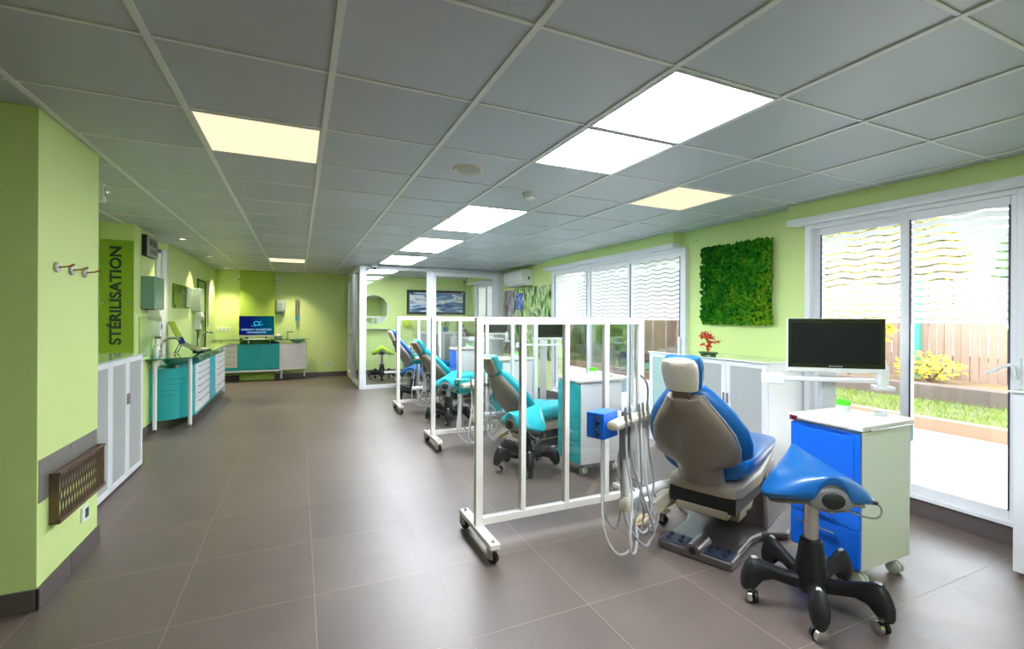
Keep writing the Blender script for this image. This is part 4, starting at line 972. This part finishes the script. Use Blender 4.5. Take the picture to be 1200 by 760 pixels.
saddle_stool((1.67, 10.35, 0), math.radians(-100), LIME, 'lime green saddle stool inside the glass room', .66, legrot=.0)

# ------------------------------------------------------------------ MOBILE DRAWER CARTS (front faces local -x)
def cart(loc, rz, fm, lb, body=CREAMP, knob=True):
    t = thing('drawer_cart', lb, 'drawer cart', loc, rz, 'mobile drawer carts beside the dental chairs')
    Lx, Ly, zb, zt = .45, .36, .10, .80
    m = MB(); m.box(.02, Lx, 0, .015, zb, zt); m.box(.02, Lx, Ly-.015, Ly, zb, zt); m.box(.02, Lx, .015, Ly-.015, zb, zb+.015); m.box(Lx-.012, Lx, .015, Ly-.015, zb+.015, zt)
    m.box(.02, Lx-.012, .015, Ly-.015, zt-.012, zt)
    m.build('body', body, t, bevel=.003)
    tp = MB().box(-.0, Lx+.01, -.012, Ly+.012, zt+.006, zt+.034).build('top', mat('white_cart_top', srgb(232, 228, 218), .3, coat=.2), t, bevel=.005, seg=3)
    m = MB(); bar_handle(m, (-.0, .05, zt+.012), (-.0, Ly-.05, zt+.012), (-.016, 0, 0), .004); m.build('top_rail_handle', STEEL, tp, smooth=True)
    m = MB(); bar_handle(m, (.04, -.012, zt+.012), (.40, -.012, zt+.012), (0, -.014, 0), .004); m.build('side_rail', STEEL, tp, smooth=True)
    for z0, z1, hd in ((.50, .79, 0), (.40, .496, 1), (.30, .396, 1), (.105, .296, 1)):
        d = MB().box(.0, .02, .002, Ly-.002, z0, z1).build('drawer' if hd else 'cabinet_front', fm, t, bevel=.003)
        if hd:
            m = MB(); bar_handle(m, (0, Ly*.30, z1-.04), (0, Ly*.85, z1-.04), (-.022, 0, 0), .005); m.build('handle', CHROME, d, smooth=True)
        else: MB().box(-.003, .0, .03, Ly-.03, z0+.02, z1-.02).build('raised_panel', fm, d, bevel=.0015)
    b = MB().box(Lx+.01, Lx+.07, .02, .16, zt-.10, zt+.03).build('side_bin', WHITE, t, bevel=.003)
    MB().box(Lx+.012, Lx+.068, .018, .0205, zt-.095, zt+.025).build('bin_front', mat('pale_blue_bin_front', srgb(170, 200, 214), .4), b)
    for x, y in ((.07, .05), (Lx-.06, .05), (.07, Ly-.05), (Lx-.06, Ly-.05)):
        c = MB().box(x-.012, x+.012, y-.012, y+.012, .055, .10).build('caster', STEEL, t)
        for s_ in (-1, 1): MB().tube([(x+.015*s_-.012, y-.01, .034), (x+.015*s_-.009, y-.01, .034), (x+.015*s_+.009, y-.01, .034), (x+.015*s_+.012, y-.01, .034)], .034, 20, rs=[.027, .034, .034, .027]).build('wheel', mat('cream_wheel', srgb(196, 200, 184), .4), c, smooth=True)
    return t
CARTS = [((2.575, 1.395, 0), BLUEP, CREAMP, 'cream drawer cart with blue front nearest the camera, beside the window'),
         ((2.205, 3.37, 0), TEALP, WHITE, 'white drawer cart with turquoise front behind the nearest partition screen'),
         ((2.385, 5.45, 0), TEALP, WHITE, 'white drawer cart with turquoise front behind the middle partition screen'),
         ((2.43, 7.50, 0), BLUEP, WHITE, 'white drawer cart with blue front farthest down the row')]
for loc, fm, bd, lb in CARTS: cart(loc, 0, fm, lb, bd)
GL = mat('bright_green_lid', srgb(90, 214, 40), .4)
def tub(x, y, z, lb, r=.035):
    t = thing('wipes_tub', lb, 'tub', (x, y, z), group='tubs with green lids on the carts')
    MB().lathe([(0, 0), (r*.93, 0), (r, .01), (r, .04), (0, .04)], n=24).build('tub', mat('pale_tub', srgb(206, 222, 216), .3), t, smooth=True)
    MB().lathe([(0, .04), (r*1.06, .04), (r*1.06, .062), (r*.8, .068), (0, .068)], n=24).build('lid', GL, t, smooth=True)
def dish(x, y, z, lb):
    t = thing('instrument_dish', lb, 'dish', (x, y, z), group='small glass dishes on the carts')
    MB().lathe([(0, 0), (.03, 0), (.04, .018), (.037, .018), (.028, .004), (0, .004)], n=24).build('dish', mat('clear_dish', srgb(200, 210, 214), .1, coat=1), t, smooth=True)
    m = MB(); m.tube([(-.05, 0, .022), (.05, .01, .02)], .003, 6); m.build('tweezers', STEEL, t, smooth=True)
for (x, y, _), who in zip([c[0] for c in CARTS], ('nearest blue cart', 'first turquoise cart', 'second turquoise cart', 'farthest cart')):
    tub(x+.33, y+.27, .834, 'small tub with bright green lid on the '+who)
    dish(x+.40, y+.12, .834, 'small glass dish on the '+who)
MB_e = None
t = thing('cart_lock_panel', 'small dark lock panel at the left corner of the nearest blue cart top', 'lock', (2.573, 1.735, .812)); MB().box(-.006, 0, -.02, .02, -.012, .014).build('plate', mat('dark_magenta_badge', srgb(130, 30, 70), .4), t); MB().box(-.008, -.005, -.006, .006, -.006, .008).build('keyhole', BLACK, t)

# ------------------------------------------------------------------ MONITOR MASTS WITH INSTRUMENT SHELF
def monitor_mast(loc, rz, lb, sgroup='monitor masts at the foot of the dental chairs', tilt=0.0, cups=True):
    """screen faces local -y; origin on floor under mast"""
    t = thing('monitor_mast', lb, 'monitor stand', loc, rz, sgroup)
    MB().box(-.045, .045, -.03, .03, .03, .98).build('mast', mat('silver_grey_mast', srgb(196, 198, 202), .35, .1), t, bevel=.008)
    MB().box(-.16, .16, -.12, .12, 0, .03).build('base_plate', GREYP, t, bevel=.008)
    a = MB().box(-.36, .26, -.075, -.045, .945, .975).build('shelf_arm', WHITE, t, bevel=.008, seg=3)
    MB().box(-.42, -.30, -.13, -.03, .925, .995).build('arm_end_box', WHITE, t, bevel=.008, seg=3)
    MB().box(-.06, .06, -.03, -.02+.06, .98, 1.03).build('mount', WHITE, t, bevel=.006)
    MB().box(.25, .36, -.10, -.01, .90, .93).build('cup_shelf', WHITE, t, bevel=.008)
    if cups:
        MB().rings([[(.30+x*f_, -.06+y*f_, z) for x, y in ((-.03, -.03), (.03, -.03), (.03, .03), (-.03, .03))] for z, f_ in ((.93, .9), (1.05, 1.0), (1.10, .5))]).build('instrument_holster', WHITE, t, bevel=.008)
    return t
def wide_monitor(loc, rz, lb, tiltx=0.0, w=.575, h_=.345):
    t = thing('touch_monitor', lb, 'monitor', loc, rz, 'touch monitors on the masts')
    M_ = Matrix.Rotation(tiltx, 4, 'X')
    MB().box(-w/2, w/2, -.0, .032, -.02, h_, M_).build('housing', WHITE, t, bevel=.008, seg=3)
    MB().box(-w/2+.002, w/2-.002, -.004, .002, .012, h_-.002, M_).build('bezel', BLACKG, t, bevel=.003)
    MB().box(-w/2+.022, w/2-.03, -.0055, -.003, .04, h_-.03, M_).build('display', mat('dark_screen_glass', srgb(20, 20, 30), .1, var=.02, spec=.25), t)
    return t
MR = math.radians(-38)
monitor_mast((3.34, 2.02, 0), MR, 'pale monitor mast with instrument shelf behind the nearest blue cart')
wm = wide_monitor((3.30, 1.94, 1.03), MR, 'wide black-framed touch monitor in front of the near window', math.radians(0))
m = MB(); lx_ = -.04
for w_ in (.009, .006, .007, .006, .008, .006, .007, .006, .007): m.box(lx_, lx_+w_, -.006, -.004, .020 if w_ > .0085 else .0205, .030 if w_ > .0085 else .027); lx_ += w_+.0022
m.build('bezel_lettering', mat('grey_lettering', srgb(150, 150, 150), .4), wm)
monitor_mast((3.38, 6.15, 0), math.radians(-20), 'pale monitor mast with tray arm beyond the second turquoise cart')
wide_monitor((3.42, 6.06, 1.06), math.radians(-20), 'dark touch monitor seen through the partition screens, under the wall art', 0, .5, .32)
monitor_mast((3.36, 8.2, 0), math.radians(-20), 'pale monitor mast beside the glass room wall')
wide_monitor((3.40, 8.11, 1.06), math.radians(-20), 'dark touch monitor just in front of the glass room', 0, .5, .32)
for k, (x, y) in enumerate(((3.02, 5.98), (3.0, 8.05))):
    t = thing('instrument_tray_stand', ('round glass instrument tray stand below the dark monitor', 'round glass instrument tray stand next to the glass room')[k], 'tray stand', (x, y, 0), group='instrument tray stands')
    MB().lathe([(0, .70), (.16, .70), (.17, .712), (.16, .712), (0, .708)], n=32).build('tray', mat('pale_glass_tray', srgb(206, 220, 222), .08, coat=1), t, smooth=True)
    MB().cyl((0, 0, .02), (0, 0, .70), .014, n=14).build('pole', CHROME, t, smooth=True)
    MB().lathe([(0, 0), (.14, 0), (.13, .02), (0, .03)], n=28).build('base', GREYP, t, smooth=True)
    MB().tube(smoothpts([(-.17, 0, .70), (-.21, .02, .60), (-.17, .04, .45), (-.03, .0, .40)], 5), .005, 6).build('hose', BLACK, t, smooth=True)
    u = thing('handpiece', ('dark handpiece lying on the round tray below the dark monitor', 'dark handpiece lying on the round tray by the glass room')[k], 'dental handpiece', (x, y, .712), .4+k, 'handpieces on the trays')
    MB().tube([(-.07, 0, .012), (0, 0, .013), (.06, 0, .012)], .01, 10, rs=[.006, .012, .008]).build('handle', BLACK, u, smooth=True); MB().box(.05, .07, -.006, .006, .001, .02).build('head', CHROME, u)

# ------------------------------------------------------------------ RIGHT WALL
W3 = 'white glass-door cabinets'
def rcab(y0, doors, lb, frost=FROST):   # front faces -x at X=3.49
    # rotate 180: local +x -> -X, local +y -> -Y
    glass_cabinet((3.49, y0, 0), PI, doors, .485, 1.0, lb, frost, W3, base=.06)
rcab(3.96, [(0, .34), (.34, .68)], 'white frosted cabinet at the left end of the row under the moss panel', FROSTG)
rcab(3.278, [(0, .30), (.30, .70)], 'white frosted cabinet at the right end of the row under the moss panel')
tag(MB().box(3.475, 3.985, 2.572, 3.965, 1.0, 1.012).build('cabinet_glass_top', GTOP, bevel=.002), 'pale green glass top on the cabinets under the moss panel', 'glass top')
glass_cabinet((3.53, 1.17, 0), PI, [(0, .42), (.42, .84)], .42, .98, 'white frosted cabinet cut off at the right edge of the photo', FROSTG, W3, base=.02)
tag(MB().box(3.515, 3.955, .32, 1.185, .98, .992).build('cabinet_glass_top', GTOP, bevel=.002), 'pale green glass top on the cabinet at the right edge', 'glass top')
# moss panel
t = thing('moss_panel', 'square panel of bushy green moss hanging on the right wall', 'moss panel', (3.950, 3.275, 1.715))
MB().box(.012, .035, -.375, .375, -.375, .375).build('backing_board', mat('dark_green_board', srgb(20, 60, 16), .9), t)
def mossmat():
    m = bpy.data.materials.new('preserved_moss'); m.use_nodes = True; n = m.node_tree; b = n.nodes['Principled BSDF']; L = n.links.new
    tx = n.nodes.new('ShaderNodeTexCoord'); nz = n.nodes.new('ShaderNodeTexNoise'); nz.inputs['Scale'].default_value = 9; nz.inputs['Detail'].default_value = 8; nz.inputs['Roughness'].default_value = .8
    L(tx.outputs['Object'], nz.inputs['Vector']); r = n.nodes.new('ShaderNodeValToRGB'); e = r.color_ramp.elements
    e[0].position = .34; e[0].color = srgb(16, 74, 18); e[1].position = .72; e[1].color = srgb(124, 160, 24)
    q = e.new(.5); q.color = srgb(40, 124, 20)
    sx = n.nodes.new('ShaderNodeSeparateXYZ'); L(tx.outputs['Object'], sx.inputs[0])
    a = n.nodes.new('ShaderNodeMath'); a.operation = 'MULTIPLY_ADD'; L(sx.outputs['Y'], a.inputs[0]); a.inputs[1].default_value = -.18; L(nz.outputs['Fac'], a.inputs[2])
    c = n.nodes.new('ShaderNodeMath'); c.operation = 'MULTIPLY_ADD'; L(sx.outputs['Z'], c.inputs[0]); c.inputs[1].default_value = -.12; L(a.outputs[0], c.inputs[2])
    L(c.outputs[0], r.inputs[0]); L(r.outputs[0], b.inputs['Base Color']); b.inputs['Roughness'].default_value = .9; b.inputs['Specular IOR Level'].default_value = .1; return m
m = MB(); q = random.Random(11)
ico = bmesh.new(); bmesh.ops.create_icosphere(ico, subdivisions=1, radius=1); ico.verts.ensure_lookup_table()
iv = [v.co.copy() for v in ico.verts]; ifc = [tuple(v.index for v in f.verts) for f in ico.faces]; ico.free()
for i in range(3400):
    y, z = q.uniform(-.40, .40), q.uniform(-.40, .40); r_ = q.uniform(.008, .019); x = -q.uniform(-.008, .035)
    if (y/.4)**2 > .97 or (z/.4)**2 > .97: x *= .4
    m.add([(x+v.x*r_*q.uniform(.7, 1.3), y+v.y*r_*q.uniform(.7, 1.3), z+v.z*r_*q.uniform(.7, 1.3)) for v in iv], ifc)
m.build('moss', mossmat(), t, kind='stuff')
t = thing('screw_hook', 'tiny metal loop high on the wall left of the moss panel', 'wall hook', (3.99, 3.80, 2.20)); MB().tube([(-.01, .03*math.cos(a), .03*math.sin(a)) for a in [PI*k/10-.2 for k in range(11)]], .003, 6).build('loop', STEEL, t, smooth=True); MB().cyl((-.01, .03, 0), (0, .03, 0), .003).build('pin', STEEL, t)
# bonsai
t = thing('bonsai', 'small red-leaved artificial bonsai on the cabinet top under the moss panel', 'bonsai', (3.62, 3.29, 1.012))
m = MB(); m.box(-.035, .035, -.085, .085, .018, .036); m.box(-.028, .028, -.07, -.045, 0, .018); m.box(-.028, .028, .045, .07, 0, .018); m.box(-.028, .028, -.02, .02, .006, .018)
m.build('tray', mat('dark_green_tray', srgb(14, 74, 26), .3, coat=.5), t, bevel=.004)
m = MB(); m.tube(smoothpts([(0, 0, .03), (0, .01, .07), (0, -.005, .11), (0, .015, .15), (0, .03, .19)], 4), .009, 8, rs=None); m.tube([(0, .0, .10), (0, -.05, .13), (0, -.09, .135)], .005, 6); m.tube([(0, .01, .09), (0, .06, .10)], .004, 6)
m.build('trunk', mat('orange_brown_bark', srgb(190, 80, 30), .6, var=.2), t, smooth=True)
RL = mat('red_orange_leaves', srgb(226, 44, 16), .5, var=.5, scale=30); m = MB()
for c, rr_, nn in (((0, .04, .205), .05, 60), ((0, .0, .185), .045, 50), ((0, -.03, .175), .035, 30), ((0, -.02, .13), .035, 40), ((0, -.095, .135), .03, 30), ((0, .07, .105), .025, 22), ((0, .0, .09), .03, 30), ((0, .065, .18), .03, 26), ((0, .0, .06), .02, 16)):
    for k in range(nn):
        p = Vector(c)+Vector((q.gauss(0, .5), q.gauss(0, .5), q.gauss(0, .3)))*rr_; u = Vector((q.gauss(0, 1), q.gauss(0, 1), q.gauss(0, .5))).normalized(); v = u.orthogonal().normalized(); s_ = q.uniform(.009, .016)
        m.add([p-u*s_, p+v*s_*.6, p+u*s_, p-v*s_*.6], [(0, 1, 2, 3)])
m.build('leaves', RL, t)
# air conditioner
t = thing('air_conditioner', 'white split air conditioner high on the right wall by the glass room', 'air conditioner', (XR, 7.68, 1.97))
m = MB(); pf = [(0, 0), (-.12, 0), (-.20, .05), (-.225, .12), (-.225, .26), (-.20, .285), (0, .285)]
m.rings([[(x, y, z) for x, z in pf] for y in (0, .85)]); m.build('housing', WHITE, t, bevel=.008)
MB().box(-.19, -.06, .04, .81, -.004, .006).build('air_flap', mat('pale_grey_flap', srgb(206, 208, 206), .4), t, bevel=.002)
MB().box(-.232, -.224, .02, .83, .075, .08).build('front_seam', GREYP, t); MB().box(-.10, -.06, -.0015, .001, .10, .16).build('badge', GREYP, t)
# artwork on the right wall
def artmat(name, cols, sc_=(6, 14, 3), seed=0.0):
    m = bpy.data.materials.new(name); m.use_nodes = True; n = m.node_tree; b = n.nodes['Principled BSDF']; L = n.links.new
    tx = n.nodes.new('ShaderNodeTexCoord'); mp = n.nodes.new('ShaderNodeMapping'); mp.inputs['Scale'].default_value = sc_; mp.inputs['Location'].default_value = (seed, seed, seed)
    L(tx.outputs['Object'], mp.inputs[0]); nz = n.nodes.new('ShaderNodeTexNoise'); nz.inputs['Scale'].default_value = 1; nz.inputs['Detail'].default_value = 3; nz.inputs['Distortion'].default_value = 1.2
    L(mp.outputs[0], nz.inputs['Vector']); r = n.nodes.new('ShaderNodeValToRGB'); r.color_ramp.interpolation = 'LINEAR'
    els = r.color_ramp.elements
    while len(els) > 1: els.remove(els[-1])
    els[0].position = cols[0][0]; els[0].color = srgb(*cols[0][1])
    for p, c in cols[1:]: els.new(p).color = srgb(*c)
    L(nz.outputs['Fac'], r.inputs[0]); L(r.outputs[0], b.inputs['Base Color']); b.inputs['Roughness'].default_value = .12; b.inputs['Coat Weight'].default_value = .6; return m
t = thing('wall_art', 'large abstract green, black and blue picture on the right wall under the air conditioner', 'picture', (XR, 6.97, .62))
MB().box(-.03, 0, 0, 1.45, 0, 1.32).build('canvas', artmat('abstract_drips', [(.30, (10, 26, 20)), (.42, (60, 96, 60)), (.48, (150, 190, 90)), (.55, (214, 226, 190)), (.60, (40, 60, 40)), (.66, (170, 200, 110))], (3, 5, 2.2)), t, bevel=.002)
MB().box(-.033, -.029, 1.02, 1.36, .90, 1.22).build('blue_patch', artmat('blue_drips', [(.35, (10, 30, 80)), (.5, (30, 90, 210)), (.62, (200, 220, 230))], (6, 18, 6)), t)
t = thing('wall_art', 'grey and brown narrow picture on the right wall right beside the glass room', 'picture', (XR, 8.46, .62))
MB().box(-.025, 0, 0, .48, 0, 1.30).build('canvas', artmat('grey_strokes', [(.3, (40, 36, 40)), (.45, (120, 112, 112)), (.6, (196, 190, 186))], (5, 12, 4), 3.0), t, bevel=.002)
MB().box(-.027, -.024, .03, .45, .03, .06).build('border_strip', GREYP, t)

# ------------------------------------------------------------------ INSIDE THE GLASS ROOM
t = thing('round_mirror', 'round wall mirror inside the glass room', 'mirror', (1.64, YB, 1.54))
MB().cyl((0, -.012, 0), (0, 0, 0), .338, n=64).build('mirror_glass', mat('mirror', (.85, .9, .86, 1), .03, 1.0, var=0), t)
MB().lathe([(.338, -.016), (.35, -.016), (.35, 0), (.338, 0), (.338, -.016)], axis='Y', n=48).build('rim', ALU, t, smooth=True)
t = thing('wall_shelf', 'narrow grey shelf under the round mirror in the glass room', 'shelf', (1.60, YB, 1.07)); MB().box(-.38, .38, -.12, 0, -.012, .012).build('board', mat('grey_green_shelf', srgb(150, 176, 150), .3), t)
for x in (-.3, .3): MB().box(x-.008, x+.008, -.10, 0, -.05, -.012).build('bracket', STEEL, t)
t = thing('framed_seascape', 'wide black-framed blue and white wave picture in the glass room', 'picture', (2.42, YB, 1.43))
f = MB(); f.box(0, 1.50, -.035, 0, 0, .06); f.box(0, 1.50, -.035, 0, .54, .60); f.box(0, .06, -.035, 0, .06, .54); f.box(1.44, 1.50, -.035, 0, .06, .54); f.build('frame', BLACK, t, bevel=.003)
MB().box(.06, 1.44, -.02, -.005, .06, .54).build('print', artmat('blue_waves', [(.32, (20, 50, 110)), (.45, (90, 140, 190)), (.54, (225, 232, 240)), (.66, (240, 236, 240))], (2.2, 1, 9)), t)
GCB = dict(frost=FROST)
for x0, lb in ((2.62, 'white glass cabinet in the glass room, left one against the far wall'), (3.22, 'white glass cabinet in the glass room, right one against the far wall')):
    glass_cabinet((x0, YB-.42, 0), -PI/2, [(0, .295), (.295, .59)], .40, 1.0, lb, FROST, 'white cabinets in the glass room')
t = thing('potted_orchid', 'white orchid in a blue pot on the glass room cabinets', 'plant', (3.34, YB-.25, 1.0))
MB().lathe([(0, 0), (.055, 0), (.07, .12), (.062, .12), (.05, .01), (0, .01)], n=20).build('pot', mat('blue_glaze_pot', srgb(70, 130, 170), .25, coat=.5), t, smooth=True)
m = MB()
for a, l, z in ((.3, .2, .19), (2.6, .2, .18), (3.6, .17, .20), (5.6, .18, .21), (1.5, .12, .24)):
    d = Vector((math.cos(a), math.sin(a), 0)); p = Vector((-d.y, d.x, 0)); 
    m.add([Vector((0, 0, .11)), d*l*.5+p*.025+Vector((0, 0, z)), d*l+Vector((0, 0, z-.03)), d*l*.5-p*.025+Vector((0, 0, z))], [(0, 1, 2, 3)])
m.build('leaves', mat('orchid_leaf', srgb(40, 110, 60), .4), t)
m = MB(); m.tube(smoothpts([(0, 0, .11), (.01, 0, .3), (-.03, 0, .38), (-.09, 0, .38)], 5), .004, 6); m.tube(smoothpts([(0, 0, .11), (.03, 0, .26), (.06, 0, .34)], 5), .004, 6); m.build('stems', mat('orchid_stem', srgb(90, 120, 60), .5), t, smooth=True)
m = MB()
for c in ((-.09, 0, .37), (-.06, 0, .39), (-.02, 0, .37), (.06, 0, .34), (.03, 0, .3), (.01, 0, .33)): m.ball(c, .022, .008, .018, n=8, m=5)
m.build('blossoms', mat('pink_white_petals', srgb(240, 220, 224), .5), t, smooth=True)
t = thing('fire_extinguisher', 'red fire extinguisher on the far wall of the glass room', 'fire extinguisher', (3.90, YB-.075, .62))
RED = mat('fire_red', srgb(196, 60, 40), .35, coat=.3); MB().lathe([(0, 0), (.06, 0), (.065, .02), (.065, .30), (.04, .36), (.02, .38), (0, .38)], n=22).build('cylinder', RED, t, smooth=True)
m = MB(); m.box(-.02, .02, -.03, .05, .38, .42); m.build('valve', BLACK, t, bevel=.004); MB().tube(smoothpts([(.02, 0, .40), (.09, 0, .36), (.085, 0, .15)], 5), .008, 6).build('hose', BLACK, t, smooth=True)
MB().box(-.04, .04, -.067, -.06, .1, .22).build('label_patch', WHITE, t)
t = thing('safety_sign', 'small white and red fire sign above the extinguisher', 'sign', (3.85, YB, 1.12)); MB().box(-.06, .06, -.004, 0, -.08, .08).build('plate', WHITE, t); MB().box(-.045, -.01, -.006, -.004, -.06, .05).build('pictogram', RED, t); MB().box(.01, .045, -.006, -.004, -.02, .06).build('pictogram', RED, t)
t = thing('lime_cap', 'lime yellow cap hanging on the glass room wall', 'cap', (2.42, YB-.06, 1.17)); LY = mat('lime_yellow_cloth', srgb(206, 226, 60), .6)
MB().ball((0, 0, .03), .11, .06, .10, n=16).build('crown', LY, t, smooth=True); MB().rings([[(x, y, -.03+q_*1.0) for x, y, q_ in ((-.12, -.03, 0), (.16, -.05, -.02), (.16, .04, -.02), (-.12, .04, 0))], [(x, y, -.015+q_*1.0) for x, y, q_ in ((-.12, -.03, 0), (.16, -.05, -.02), (.16, .04, -.02), (-.12, .04, 0))]]).build('peak', LY, t)
t = thing('worktop_cabinet', 'low white cabinet with a white worktop in the glass room by its window', 'cabinet', (3.35, 9.6, 0))
m = MB().box(0, .58, 0, 1.1, .0, .86).build('body', WHITE, t, bevel=.004); MB().box(-.02, .60, -.02, 1.12, .86, .89).build('worktop', WHITE, t, bevel=.003)
for k in range(2): MB().box(-.018, 0, .01+.55*k, .54+.55*k, .04, .84).build('door', WHITE, t, bevel=.002)
